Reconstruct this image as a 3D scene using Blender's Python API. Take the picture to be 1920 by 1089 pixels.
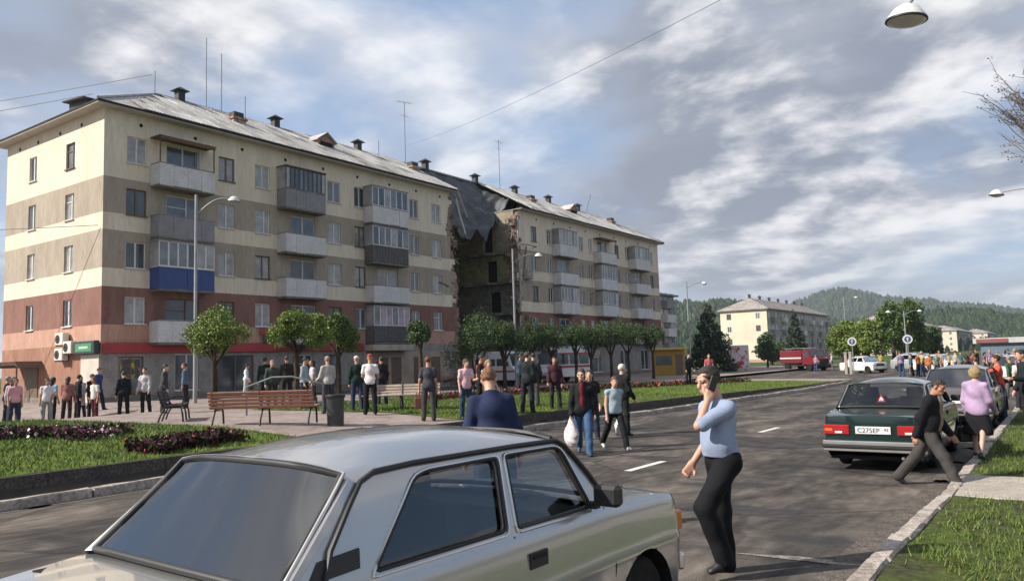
import bpy, bmesh, math, random
import numpy as np
from mathutils import Vector, Matrix, Euler
R = math.radians
random.seed(7); np.random.seed(7)
for o in list(bpy.data.objects): bpy.data.objects.remove(o)
SC = bpy.context.scene
COL = SC.collection

# ------------------------------------------------------------------ camera
CAM_Z = 1.97
cd = bpy.data.cameras.new('camera'); cam = bpy.data.objects.new('camera', cd); COL.objects.link(cam)
cd.sensor_fit = 'HORIZONTAL'; cd.sensor_width = 36.0; cd.lens = 36*1450/1920
cd.clip_start = 0.05; cd.clip_end = 9000
_p = math.atan(132.5/1450); _r = math.atan(.0317); _y = R(35)
F = Vector((-math.sin(_y)*math.cos(_p), math.cos(_y)*math.cos(_p), math.sin(_p)))
Rt = Vector((math.cos(_y), math.sin(_y), 0)); Up = Rt.cross(F)
c_, s_ = math.cos(_r), math.sin(_r)
R2 = c_*Rt - s_*Up; U2 = s_*Rt + c_*Up
m = Matrix((R2, U2, -F)).transposed().to_4x4(); m.translation = (0, 0, CAM_Z)
cam.matrix_world = m
SC.camera = cam

# ------------------------------------------------------------------ light
SUN_AZ, SUN_EL = R(40), R(37)      # shadows fall 40 deg clockwise from +Y
sun_from = Vector((-math.sin(SUN_AZ)*math.cos(SUN_EL), -math.cos(SUN_AZ)*math.cos(SUN_EL), math.sin(SUN_EL)))
sl = bpy.data.lights.new('sun', 'SUN'); sl.energy = 5.0; sl.angle = R(.55); sl.color = (1, .945, .85)
so = bpy.data.objects.new('sun', sl); COL.objects.link(so)
so.rotation_euler = (-sun_from).to_track_quat('-Z', 'Y').to_euler()

def node(nt, typ, loc=(0, 0), **kw):
    n = nt.nodes.new(typ)
    for k, v in kw.items():
        if k == 'inp':
            for a, b in v.items(): n.inputs[a].default_value = b
        else: setattr(n, k, v)
    return n

W = bpy.data.worlds.new('World'); SC.world = W; W.use_nodes = True
nt = W.node_tree; nt.nodes.clear(); L = nt.links.new
out = node(nt, 'ShaderNodeOutputWorld'); bg = node(nt, 'ShaderNodeBackground'); bg.inputs['Strength'].default_value = 0.085
sky = node(nt, 'ShaderNodeTexSky'); sky.sky_type = 'NISHITA'; sky.sun_disc = False
sky.sun_elevation = SUN_EL; sky.sun_rotation = math.atan2(sun_from.x, sun_from.y); sky.air_density = 1.0; sky.dust_density = 1.2; sky.ozone_density = 1.2
def math_n(op, a, b=None, c=None, clamp=False):
    n = node(nt, 'ShaderNodeMath', operation=op); n.use_clamp = clamp
    for i, v in enumerate((a, b, c)):
        if v is None: continue
        if isinstance(v, (int, float)): n.inputs[i].default_value = v
        else: L(v, n.inputs[i])
    return n.outputs[0]
def mixc(f, a, b):
    n = node(nt, 'ShaderNodeMix', data_type='RGBA')
    for s, v in ((n.inputs[0], f), (n.inputs[6], a), (n.inputs[7], b)):
        if isinstance(v, (int, float)): s.default_value = v
        elif isinstance(v, tuple): s.default_value = v
        else: L(v, s)
    return n.outputs[2]
def noise(vec, sc, det=6, rough=.55, dist=0.0, off=(0, 0, 0)):
    mp = node(nt, 'ShaderNodeMapping'); mp.inputs['Location'].default_value = off; L(vec, mp.inputs[0])
    n = node(nt, 'ShaderNodeTexNoise'); n.inputs['Scale'].default_value = sc; n.inputs['Detail'].default_value = det
    n.inputs['Roughness'].default_value = rough; n.inputs['Distortion'].default_value = dist; L(mp.outputs[0], n.inputs['Vector'])
    return n.outputs['Fac']
def ramp(f, a, b):
    n = node(nt, 'ShaderNodeMapRange'); n.interpolation_type = 'SMOOTHSTEP'; L(f, n.inputs[0]); n.inputs[1].default_value = a; n.inputs[2].default_value = b
    return n.outputs[0]
tc = node(nt, 'ShaderNodeTexCoord'); sep = node(nt, 'ShaderNodeSeparateXYZ'); L(tc.outputs['Generated'], sep.inputs[0])
zz = math_n('ADD', math_n('MAXIMUM', sep.outputs[2], 0.0), 0.24)
cmb = node(nt, 'ShaderNodeCombineXYZ'); L(math_n('DIVIDE', sep.outputs[0], zz), cmb.inputs[0]); L(math_n('DIVIDE', sep.outputs[1], zz), cmb.inputs[1])
P = cmb.outputs[0]
CO = (44.3, -12.2, 0)                                   # one cloud field over the whole dome
big = noise(P, .7, 3, .5, .2, CO)
mid = noise(P, 1.15, 10, .535, .10, (CO[0]+4, CO[1]+9, 3))
cov = math_n('ADD', math_n('MULTIPLY', big, .45), math_n('MULTIPLY', mid, .55))
cov_a = ramp(cov, .41, .56)                         # cloud cover
lit = noise(P, 1.15, 10, .535, .10, (CO[0]+4.07, CO[1]+9.09, 3))      # the same field a step towards the sun
rim = ramp(math_n('SUBTRACT', mid, lit), -.035, .09)
dens = ramp(math_n('ADD', math_n('MULTIPLY', cov, .7), math_n('MULTIPLY', noise(P, .9, 4, .5, .2, (CO[0]+7, CO[1]-4, 1)), .45)), .475, .645)
CB = 7.2
grey = mixc(dens, (CB*.80, CB*.82, CB*.89, 1), (CB*.33, CB*.365, CB*.455, 1))
cl = mixc(math_n('MULTIPLY', rim, .84), grey, (CB*1.24, CB*1.22, CB*1.21, 1))
horizon = ramp(sep.outputs[2], .20, .0)
skyc = mixc(.5, sky.outputs[0], (CB*.33, CB*.56, CB*.95, 1))
c1 = mixc(math_n('MULTIPLY', cov_a, .96), skyc, cl)
c1 = mixc(math_n('MULTIPLY', horizon, .40), c1, (CB*.52, CB*.57, CB*.66, 1))
L(c1, bg.inputs['Color']); L(bg.outputs[0], out.inputs['Surface'])

SC.view_settings.view_transform = 'Standard'; SC.view_settings.look = 'None'; SC.view_settings.gamma = 1; SC.view_settings.exposure = 0.58
SC.render.engine = 'CYCLES'

# ------------------------------------------------------------------ helpers
def sstep(t):
    t = min(1, max(0, t)); return t*t*(3-2*t)
def zroad(x, y):      # the carriageway rises a little towards the camera's kerb
    return .175*(1-sstep((math.hypot(x, y)-6.6)/6.0))
KERB = [(-60, -12.95), (8, -12.95), (14, -12.75), (20, -12.15), (24, -11.6), (32, -11.0), (40, -10.5), (49, -10.45)]
def xkerb(y):
    for (a, b), (c, d) in zip(KERB, KERB[1:]):
        if y <= c: return b+(d-b)*max(0, (y-a))/(c-a)
    return KERB[-1][1]
def zleft(x, y=0):     # the raised lawn and square on the building's side
    xk = xkerb(y)-.45
    dip = .32*sstep((-26.2-x)/2.5)*sstep((17.2-y)/2.5)
    return -dip+(.42+.18*sstep((xk-x)/4))*(1-.65*sstep((y-20)/35))

_mats = {}
def M(name, col, rough=.75, metal=0.0, var=.12, scale=3.0, bump=0.0, bscale=40.0, spec=None, col2=None, mixs=None, coat=0.0, stretch=None, alpha=None, trans=0.0, emit=0.0, lo=.35, hi=.65, det=5):
    """procedural principled material; var: noise value variation; col2: a second colour mixed by noise"""
    if name in _mats: return _mats[name]
    m = bpy.data.materials.new(name); m.use_nodes = True; n = m.node_tree; b = n.nodes['Principled BSDF']; lk = n.links.new
    b.inputs['Roughness'].default_value = rough; b.inputs['Metallic'].default_value = metal
    if spec is None and rough >= .78: spec = .12
    if spec is not None: b.inputs['Specular IOR Level'].default_value = spec
    if coat: b.inputs['Coat Weight'].default_value = coat; b.inputs['Coat Roughness'].default_value = .04
    if trans: b.inputs['Transmission Weight'].default_value = trans
    if emit: b.inputs['Emission Color'].default_value = (*col, 1); b.inputs['Emission Strength'].default_value = emit
    tc = n.nodes.new('ShaderNodeTexCoord'); src = tc.outputs['Object']
    g = n.nodes.new('ShaderNodeNewGeometry'); src = g.outputs['Position']
    if stretch:
        mp = n.nodes.new('ShaderNodeMapping'); mp.inputs['Scale'].default_value = stretch; lk(src, mp.inputs[0]); src = mp.outputs[0]
    if var or col2:
        t = n.nodes.new('ShaderNodeTexNoise'); t.inputs['Scale'].default_value = scale; t.inputs['Detail'].default_value = det; t.inputs['Roughness'].default_value = .6; lk(src, t.inputs['Vector'])
        mr = n.nodes.new('ShaderNodeMapRange'); mr.inputs[1].default_value = lo; mr.inputs[2].default_value = hi; lk(t.outputs['Fac'], mr.inputs[0])
        mx = n.nodes.new('ShaderNodeMix'); mx.data_type = 'RGBA'; lk(mr.outputs[0], mx.inputs[0])
        c2 = col2 or tuple(min(1, c*(1+var)) for c in col); c1 = col if col2 else tuple(c*(1-var) for c in col)
        mx.inputs[6].default_value = (*c1, 1); mx.inputs[7].default_value = (*c2, 1)
        o_ = mx.outputs[2]
        if col2 and var:
            t2 = n.nodes.new('ShaderNodeTexNoise'); t2.inputs['Scale'].default_value = scale*7; t2.inputs['Detail'].default_value = 4; lk(src, t2.inputs['Vector'])
            hs = n.nodes.new('ShaderNodeHueSaturation'); mr2 = n.nodes.new('ShaderNodeMapRange'); mr2.inputs[3].default_value = 1-var*1.5; mr2.inputs[4].default_value = 1+var*1.5
            mr2.inputs[1].default_value = .3; mr2.inputs[2].default_value = .7
            lk(t2.outputs['Fac'], mr2.inputs[0]); lk(mr2.outputs[0], hs.inputs['Value']); lk(o_, hs.inputs['Color']); o_ = hs.outputs[0]
        lk(o_, b.inputs['Base Color'])
    else: b.inputs['Base Color'].default_value = (*col, 1)
    if bump:
        t = n.nodes.new('ShaderNodeTexNoise'); t.inputs['Scale'].default_value = bscale; t.inputs['Detail'].default_value = 4; lk(src, t.inputs['Vector'])
        bp = n.nodes.new('ShaderNodeBump'); bp.inputs['Strength'].default_value = bump; bp.inputs['Distance'].default_value = .02; lk(t.outputs['Fac'], bp.inputs['Height']); lk(bp.outputs[0], b.inputs['Normal'])
    _mats[name] = m; return m

class MB:
    def __init__(s): s.v = []; s.f = []; s.m = []
    def add(s, vs, fs, mi=0):
        k = len(s.v); s.v += [tuple(p) for p in vs]; s.f += [tuple(i+k for i in f) for f in fs]; s.m += [mi]*len(fs); return s
    def quad(s, a, b, c, d, mi=0): return s.add((a, b, c, d), ((0, 1, 2, 3),), mi)
    def box(s, x0, x1, y0, y1, z0, z1, mi=0):
        return s.add([(x0,y0,z0),(x1,y0,z0),(x1,y1,z0),(x0,y1,z0),(x0,y0,z1),(x1,y0,z1),(x1,y1,z1),(x0,y1,z1)],
                     [(3,2,1,0),(4,5,6,7),(0,1,5,4),(1,2,6,5),(2,3,7,6),(3,0,4,7)], mi)
    def cbox(s, x0, x1, y0, y1, z0, z1, c=.01, mi=0):
        """box with chamfered edges"""
        bm = bmesh.new(); bmesh.ops.create_cube(bm, size=1)
        for v in bm.verts: v.co = ((x0+x1)/2+v.co.x*(x1-x0), (y0+y1)/2+v.co.y*(y1-y0), (z0+z1)/2+v.co.z*(z1-z0))
        bmesh.ops.bevel(bm, geom=bm.edges[:], offset=c, segments=1, affect='EDGES')
        bm.verts.index_update(); s.add([v.co for v in bm.verts], [[v.index for v in f.verts] for f in bm.faces], mi); bm.free(); return s
    def tube(s, pts, r, n=8, mi=0, cap=True):
        pts = [Vector(p) for p in pts]; rs = r if isinstance(r, (list, tuple)) else [r]*len(pts)
        vs = []; fs = []; prev = None
        for i, p in enumerate(pts):
            d = (pts[min(i+1, len(pts)-1)]-pts[max(i-1, 0)]).normalized()
            if prev is None:
                a = d.orthogonal().normalized()
            else:
                a = (prev-d*prev.dot(d)); a = a.normalized() if a.length > 1e-6 else d.orthogonal().normalized()
            prev = a; b = d.cross(a)
            for k in range(n):
                t = 2*math.pi*k/n; vs.append(p+(a*math.cos(t)+b*math.sin(t))*rs[i])
        for i in range(len(pts)-1):
            for k in range(n):
                fs.append((i*n+k, i*n+(k+1) % n, (i+1)*n+(k+1) % n, (i+1)*n+k))
        if cap: fs.append(tuple(range(n-1, -1, -1))); fs.append(tuple((len(pts)-1)*n+k for k in range(n)))
        return s.add(vs, fs, mi)
    def lathe(s, prof, n=16, c=(0, 0, 0), mi=0, axis='Z'):
        vs = []; fs = []
        for (r, z) in prof:
            for k in range(n):
                t = 2*math.pi*k/n; x, y = r*math.cos(t), r*math.sin(t)
                p = (x, y, z) if axis == 'Z' else ((x, z, y) if axis == 'Y' else (z, x, y))
                vs.append((c[0]+p[0], c[1]+p[1], c[2]+p[2]))
        for i in range(len(prof)-1):
            for k in range(n): fs.append((i*n+k, i*n+(k+1) % n, (i+1)*n+(k+1) % n, (i+1)*n+k))
        fs.append(tuple(range(n-1, -1, -1))); fs.append(tuple((len(prof)-1)*n+k for k in range(n)))
        return s.add(vs, fs, mi)
    def prism(s, poly, a, b, axis='X', mi=0):
        """polygon in the plane normal to axis, extruded from a to b"""
        n = len(poly)
        def P(u, v, w): return {'X': (w, u, v), 'Y': (u, w, v), 'Z': (u, v, w)}[axis]
        vs = [P(u, v, a) for u, v in poly]+[P(u, v, b) for u, v in poly]
        fs = [tuple(range(n-1, -1, -1)), tuple(range(n, 2*n))]+[(i, (i+1) % n, n+(i+1) % n, n+i) for i in range(n)]
        return s.add(vs, fs, mi)
    def mesh(s, name, mats, smooth=None):
        me = bpy.data.meshes.new(name); me.from_pydata(s.v, [], s.f)
        for mt in (mats if isinstance(mats, (list, tuple)) else [mats]): me.materials.append(mt)
        if max(s.m, default=0) > 0: me.polygons.foreach_set('material_index', s.m)
        bm = bmesh.new(); bm.from_mesh(me); bmesh.ops.recalc_face_normals(bm, faces=bm.faces); bm.to_mesh(me); bm.free()
        if smooth:
            me.polygons.foreach_set('use_smooth', [True]*len(me.polygons))
            try: me.set_sharp_from_angle(angle=R(smooth))
            except Exception: pass
        me.update(); return me
    def build(s, name, mats, parent=None, smooth=None, loc=None, rotz=0):
        return obj(name, s.mesh(name, mats, smooth), parent, loc, rotz)
def obj(name, me, parent=None, loc=None, rotz=0):
    o = bpy.data.objects.new(name, me); COL.objects.link(o)
    if parent: o.parent = parent
    if loc is not None: o.location = loc
    if rotz: o.rotation_euler.z = rotz
    return o
def empty(name, loc=(0, 0, 0), rotz=0):
    o = bpy.data.objects.new(name, None); COL.objects.link(o); o.location = loc; o.rotation_euler.z = rotz; o.empty_display_size = .2; return o
def tag(o, label=None, cat=None, group=None, kind=None):
    if label: o['label'] = label
    if cat: o['category'] = cat
    if group: o['group'] = group
    if kind: o['kind'] = kind
    return o
def copy_tree(o, parent=None):
    c = o.copy(); COL.objects.link(c); c.parent = parent
    for ch in o.children: copy_tree(ch, c)
    return c
def np_mesh(name, verts, faces, mats, smooth=False, mi=None):
    """faces: (n,k) array"""
    me = bpy.data.meshes.new(name); verts = np.asarray(verts, np.float32); faces = np.asarray(faces, np.int32); n, k = faces.shape
    me.vertices.add(len(verts)); me.vertices.foreach_set('co', verts.ravel())
    me.loops.add(n*k); me.loops.foreach_set('vertex_index', faces.ravel())
    me.polygons.add(n); me.polygons.foreach_set('loop_start', np.arange(0, n*k, k, dtype=np.int32))
    try: me.polygons.foreach_set('loop_total', np.full(n, k, np.int32))
    except Exception: pass
    for mt in (mats if isinstance(mats, (list, tuple)) else [mats]): me.materials.append(mt)
    if mi is not None: me.polygons.foreach_set('material_index', np.asarray(mi, np.int32))
    me.polygons.foreach_set('use_smooth', [smooth]*n)
    me.update(calc_edges=True); return me
# ------------------------------------------------------------------ ground, road, lawns
asphalt = M('asphalt', (.052, .046, .042), .82, var=.22, scale=.55, col2=(.15, .126, .106), bump=.5, bscale=55, stretch=(1.6, .55, 1), lo=.42, hi=.66, det=9)
def asphalt_detail(m):
    """tar seams, oil stains and a damp gutter; the dark streaks also paint in tree shadows"""
    n = m.node_tree; lk = n.links.new; b = n.nodes['Principled BSDF']; src = b.inputs['Base Color'].links[0].from_socket
    g = n.nodes.new('ShaderNodeNewGeometry')
    mp = n.nodes.new('ShaderNodeMapping'); mp.inputs['Scale'].default_value = (.35, 1.1, 1); mp.inputs['Rotation'].default_value = (0, 0, R(20)); lk(g.outputs['Position'], mp.inputs[0])
    t = n.nodes.new('ShaderNodeTexNoise'); t.inputs['Scale'].default_value = .9; t.inputs['Detail'].default_value = 9; t.inputs['Roughness'].default_value = .65; lk(mp.outputs[0], t.inputs['Vector'])
    r = n.nodes.new('ShaderNodeMapRange'); r.inputs[1].default_value = .53; r.inputs[2].default_value = .64; r.inputs[3].default_value = 0; r.inputs[4].default_value = .8; lk(t.outputs['Fac'], r.inputs[0])
    mx = n.nodes.new('ShaderNodeMix'); mx.data_type = 'RGBA'; lk(r.outputs[0], mx.inputs[0]); lk(src, mx.inputs[6]); mx.inputs[7].default_value = (.028, .026, .026, 1)  # dark streaks: stains, and dappled tree shade put into the colour
    v = n.nodes.new('ShaderNodeTexVoronoi'); v.feature = 'DISTANCE_TO_EDGE'; v.inputs['Scale'].default_value = .35
    ds = n.nodes.new('ShaderNodeMix'); ds.data_type = 'VECTOR'; ds.inputs[0].default_value = .25; t3 = n.nodes.new('ShaderNodeTexNoise'); t3.inputs['Scale'].default_value = 1.2; lk(g.outputs['Position'], t3.inputs['Vector'])
    lk(g.outputs['Position'], ds.inputs[4]); lk(t3.outputs['Color'], ds.inputs[5]); lk(ds.outputs[1], v.inputs['Vector'])
    r2 = n.nodes.new('ShaderNodeMapRange'); r2.inputs[1].default_value = .006; r2.inputs[2].default_value = .016; r2.inputs[3].default_value = .45; r2.inputs[4].default_value = 0; lk(v.outputs['Distance'], r2.inputs[0])
    m2 = n.nodes.new('ShaderNodeMix'); m2.data_type = 'RGBA'; lk(r2.outputs[0], m2.inputs[0]); lk(mx.outputs[2], m2.inputs[6]); m2.inputs[7].default_value = (.02, .019, .018, 1)
    lk(m2.outputs[2], b.inputs['Base Color'])
    r3 = n.nodes.new('ShaderNodeMapRange'); r3.inputs[1].default_value = .5; r3.inputs[2].default_value = .7; r3.inputs[3].default_value = .85; r3.inputs[4].default_value = .45; lk(t.outputs['Fac'], r3.inputs[0]); lk(r3.outputs[0], b.inputs['Roughness'])
asphalt_detail(asphalt)
soil = M('soil', (.05, .042, .034), .95, var=.3, scale=2, bump=.6, bscale=20)
grassy = M('grass_ground', (.06, .095, .012), .95, var=.3, scale=1.2, col2=(.11, .15, .022), bump=.6, bscale=60)
meadow = M('meadow', (.04, .065, .018), .95, var=.3, scale=.02, col2=(.07, .09, .03))
paving = M('plaza_paving', (.21, .165, .145), .85, var=.15, scale=1.5, col2=(.30, .25, .225), bump=.3, bscale=30)
concrete = M('concrete', (.30, .265, .225), .85, var=.2, scale=4, col2=(.38, .34, .29), bump=.5, bscale=60)
kerbm = M('kerb_stone_concrete', (.27, .225, .19), .85, var=.25, scale=2.5, col2=(.42, .37, .33), bump=.5, bscale=40)
darkwall = M('planter_wall_concrete', (.055, .05, .048), .85, var=.3, scale=3, col2=(.095, .085, .075), bump=.5, bscale=30)
paint = M('road_paint', (.62, .60, .56), .7, var=.2, scale=14, col2=(.30, .28, .26), lo=.5, hi=.72)
wornpaint = M('worn_road_paint', (.26, .23, .20), .8, var=.3, scale=9, col2=(.13, .115, .10), lo=.45, hi=.6)

def sheet(name, xs, ys, zf, mat, parent=None):
    nx, ny = len(xs), len(ys)
    v = [(x, y, zf(x, y)) for y in ys for x in xs]
    f = [(j*nx+i, j*nx+i+1, (j+1)*nx+i+1, (j+1)*nx+i) for j in range(ny-1) for i in range(nx-1)]
    return obj(name, np_mesh(name, v, f, mat, True), parent)
def lin(a, b, n): return [a+(b-a)*i/n for i in range(n+1)]
tag(sheet('ground', lin(-2500, 2500, 40), lin(-900, 2600, 30), lambda x, y: -.35 if abs(y) < 400 and abs(x) < 400 else -.35, meadow), kind='structure')
road = tag(sheet('road', [-14, -12.6]+lin(-11.5, -1.0, 21), lin(-45, -6, 6)+lin(-4, 16, 24)+[20, 30, 45, 60, 90, 150, 260, 420], zroad, asphalt), kind='structure')
tag(sheet('cross_street', [-60, -13.99], [53.5, 80, 108], lambda x, y: -.004, asphalt), kind='structure')
tag(sheet('cross_street', [-1.01, 20, 60], [46, 80, 108], lambda x, y: -.004, asphalt), kind='structure')
# painted marks
def marking(x0, x1, y0, y1, mat, skew=0):
    mb = MB(); n = 4
    for i in range(n):
        ya, yb = y0+(y1-y0)*i/n, y0+(y1-y0)*(i+1)/n; sa, sb = skew*i/n, skew*(i+1)/n
        mb.quad((x0+sa, ya, zroad(x0, ya)+.005), (x1+sa, ya, zroad(x1, ya)+.005), (x1+sb, yb, zroad(x1, yb)+.005), (x0+sb, yb, zroad(x0, yb)+.005))
    return mb.build('lane_marking', mat, road)
for k, (y0, y1) in enumerate([(-18, -16.6), (-10, -8.6), (-2.5, -1.2), (5.3, 6.6), (12.35, 13.75), (19.6, 21.0), (27, 28.4), (34, 35.4), (41, 42.4), (60, 61.4), (70, 71.4)]):
    marking(-6.50+.03*k, -6.36+.03*k, y0, y1, paint, .05)
marking(-2.62, -1.72, 7.05, 7.22, wornpaint, .62)

# repair patches and a damp, dusty gutter laid over the old surface
patchm = M('asphalt_patch', (.036, .033, .032), .8, var=.25, scale=2.5, col2=(.072, .064, .058), bump=.5, bscale=60)
dustm = M('gutter_dust', (.075, .065, .057), .95, var=.3, scale=5, col2=(.135, .115, .098), bump=.5, bscale=50)
def patch(cx, cy, lx, ly, seed, mat, name='asphalt_patch', dz=.004):
    r = random.Random(seed); n = 28; mb = MB(); ring = []
    for k in range(n):
        t = 2*math.pi*k/n; c, s_2 = math.cos(t), math.sin(t); q = (abs(c)**4+abs(s_2)**4)**-.25; w = 1+r.uniform(-.07, .07)
        x, y = cx+lx*c*q*w, cy+ly*s_2*q*w; ring.append((x, y, zroad(x, y)+dz))
    mid = [(cx+(x-cx)*.5, cy+(y-cy)*.5, zroad(cx+(x-cx)*.5, cy+(y-cy)*.5)+dz) for x, y, z in ring]
    mb.add(ring+mid+[(cx, cy, zroad(cx, cy)+dz)], [(k, (k+1) % n, n+(k+1) % n, n+k) for k in range(n)]+[(n+k, n+(k+1) % n, 2*n) for k in range(n)]); mb.build(name, mat, road)
patch(-8.6, 9.2, .8, 2.6, 3, patchm); patch(-5.4, 17.5, 1.3, 1.0, 4, patchm); patch(-9.6, 22, .7, 3.2, 5, patchm); patch(-11.2, 13.5, .8, 1.4, 6, patchm)
for k in range(9): patch(-1.62+.012*k, 5.5+k*2.2, .13, 1.25, 20+k, dustm, 'gutter_dust', .003)
for k in range(10): patch(xkerb(2+k*2.4)+.13, 2+k*2.4, .12, 1.4, 40+k, dustm, 'gutter_dust', .003)
# right kerb: single stones under one kerb
kr = tag(empty('right_kerb', (0, 0, 0)), kind='structure')
def kerb_stone_mesh(L_, w, h, seed):
    rnd = random.Random(seed); mb = MB(); n = 4
    vs = []; 
    for i in range(n+1):
        y = L_*i/n-L_/2; j = lambda s: rnd.uniform(-s, s)
        vs += [(-w/2+j(.006), y, -.25), (-w/2+j(.008), y, h-.03+j(.01)), (-w/2+.025+j(.008), y, h+j(.008)), (w/2-.02+j(.008), y, h+j(.008)), (w/2+j(.006), y, h-.025+j(.008)), (w/2, y, -.25)]
    fs = [(i*6+k, i*6+(k+1) % 6, (i+1)*6+(k+1) % 6, (i+1)*6+k) for i in range(n) for k in range(6)]+[(5, 4, 3, 2, 1, 0), tuple(n*6+k for k in range(6))]
    mb.add(vs, fs); return mb.mesh('kerb_stone', kerbm)
KM = [kerb_stone_mesh(.965, .17, .115, k) for k in range(6)]
y = -12.0; k = 0
while y < 46:
    o = obj('kerb_stone', KM[k % 6], kr, (-1.33+random.uniform(-.012, .012)+.010*max(0, y-8), y+.5, zroad(-1.4, y+.5)+random.uniform(-.012, .012)), random.uniform(-.012, .012)-.010*(y > 8))
    o.rotation_euler.x = -math.atan((zroad(-1.4, y+1)-zroad(-1.4, y))*-1)*1.0; y += 1.0; k += 1
# left kerb and the low planter wall behind it
kl = tag(empty('left_kerb', (0, 0, 0)), kind='structure')
KL = [kerb_stone_mesh(1.46, .18, .15, 20+k) for k in range(5)]
y = -22.0; k = 0
while y < 49:
    a, b = xkerb(y), xkerb(y+1.5)
    obj('kerb_stone', KL[k % 5], kl, ((a+b)/2-.09, y+.75, random.uniform(-.01, .01)), math.atan2(-(b-a), 1.5)); y += 1.5; k += 1
pw = tag(empty('planter_wall', (0, 0, 0)), 'low dark concrete border wall edging the lawn along the far side of the road', 'wall')
WM = []
for k in range(4):
    mb = MB(); mb.cbox(-.06, .06, -.995, .995, -.9, .02, .008); WM.append(mb.mesh('wall_block', darkwall))
y = -22.0; k = 0
while y < 49:
    a, b = xkerb(y), xkerb(y+2)
    if True:
        obj('wall_block', WM[k % 4], pw, ((a+b)/2-.50, y+1, zleft((a+b)/2-.6, y+1)+random.uniform(-.012, .012)), math.atan2(-(b-a), 2)); 
    y += 2; k += 1
tag(sheet('soil_strip', [0, 1], lin(-22, 49, 40), lambda x, y: 0, soil), kind='structure')
so_ = bpy.data.objects['soil_strip']
for v in so_.data.vertices: k_ = v.co.x; v.co.x = xkerb(v.co.y)-.17-.38*k_; v.co.z = .135+.13*k_*min(1, zleft(-14, v.co.y)/.42)

# the square and lawns on the building's side
SQY = [-45, -30, -22]+lin(-16, 11.5, 12)
def left_sheet(name, x0off, x1, ys, mat, nx=14, dz=0):
    v = []; f = []
    for yy in ys:
        xa = xkerb(yy)-x0off
        for i in range(nx+1):
            x = xa+(x1-xa)*i/nx; v.append((x, yy, zleft(x, yy)+dz))
    f = [(j*(nx+1)+i, j*(nx+1)+i+1, (j+1)*(nx+1)+i+1, (j+1)*(nx+1)+i) for j in range(len(ys)-1) for i in range(nx)]
    return tag(obj(name, np_mesh(name, v, f, mat, True)), kind='structure')
left_sheet('town_square', .54, -75, [-45, -20, 0, 8, 11, 13, 14, 15, 16, 17, 18, 20, 22, 28, 34, 40, 47, 54], paving, 60)
left_sheet('lawn', .545, -26.5, SQY, grassy, 14, .02)
left_sheet('lawn', .545, -22.8, lin(16.6, 49, 16), grassy, 12, .02)
aroad = tag(sheet('access_road', lin(-36, -28.6, 4), lin(27, 54, 8), lambda x, y: zleft(x, y)+.012, asphalt), kind='structure')
sd = M('slope_soil', (.06, .05, .04), .95, var=.2)
tag(sheet('pavement', lin(-75, -23, 6), [53.9, 56, 60, 85, 108], lambda x, y: zleft(x, min(y, 54))*(.95), paving), kind='structure')

# right verge: grass, a concrete path across it
def zverge(x, y): return zroad(-1.4, y)+.085+.02*sstep((x+1.2)/2)+.015*math.sin(x*3+y*1.7)
tag(sheet('verge', lin(-1.24, 4, 10)+[8, 20, 60], lin(-14, 4, 6)+lin(5, 20, 24)+[26, 34, 46], zverge, M('verge_soil', (.05, .048, .026), .95, var=.3, scale=1.6, col2=(.07, .095, .02), bump=.6, bscale=60)), kind='structure')
tag(sheet('pavement', [1.9, 5, 9.5], [-14, -4, 4, 8, 14, 24, 46], lambda x, y: zverge(x, y)+.03, concrete), kind='structure')  # unseen paving, added to bounce warm light onto the silver car
tag(sheet('pavement', [-1.23, .2, 1.88], lin(-14, 4.6, 12), lambda x, y: zverge(x, y)+.03, concrete), kind='structure')  # more paving out of view, added for the same warm bounce
path = tag(empty('footpath', (0, 0, 0)), kind='structure')
for i in range(7):
    x0 = -1.22+i*.92
    mb = MB(); mb.cbox(x0, x0+.905, 11.35, 13.25, -.05, zverge(x0+.4, 12.3)+.035+random.uniform(-.008, .008), .01); mb.build('path_slab', concrete, path)

# grass blades and flowers
def blades(name, pts, h, w, mats, seed, label):
    rng = np.random.default_rng(seed); n = len(pts); P = np.asarray(pts, np.float32)
    a = rng.uniform(0, 2*np.pi, n); hh = h*rng.uniform(.5, 1.35, n); ww = w*rng.uniform(.7, 1.3, n); ln = rng.normal(0, .45, (n, 2))*hh[:, None]
    d = np.stack([np.cos(a), np.sin(a), 0*a], 1)*ww[:, None]
    tip = P+np.stack([ln[:, 0], ln[:, 1], hh], 1)
    v = np.stack([P-d, P+d, tip], 1).reshape(-1, 3); f = np.arange(3*n).reshape(-1, 3)
    mi = rng.integers(0, len(mats), n)
    return tag(obj(name, np_mesh(name, v, f, mats, False, mi)), label, 'grass', kind='stuff')
GM = [M('grass_a', (.068, .115, .012), .7, var=.2, scale=3), M('grass_b', (.10, .148, .016), .7, var=.2, scale=3), M('grass_c', (.145, .17, .04), .7, var=.2, scale=3), M('grass_d', (.042, .08, .010), .7, var=.2, scale=3)]
rng = np.random.default_rng(3)
def clumpy(n, x0, x1, y0, y1, zf, dens=None):
    pts = []
    nc = n//14
    cx = rng.uniform(x0, x1, nc); cy = rng.uniform(y0, y1, nc)
    for i in range(nc):
        for q in range(14):
            x = cx[i]+rng.normal(0, .05); y = cy[i]+rng.normal(0, .05)
            if x < x0 or x > x1 or (dens and not dens(x, y)): continue
            pts.append((x, y, zf(x, y)))
    return pts
def dverge(x, y):
    if 11.3 < y < 13.3: return False
    return (math.sin(x*2.3+y*1.1)+math.sin(x*.9-y*2.1+1)+math.sin(y*.7+2)) > -.75+rng.normal(0, .55) and not (x < -.95+.15*math.sin(y*4) and rng.random() < .8)
pts = clumpy(75000, -1.2, 3.2, 5.5, 24, zverge, dverge)
blades('grass', pts, .062, .0055, GM, 1, 'short ragged grass on the kerbside verge')
pts = []
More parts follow.
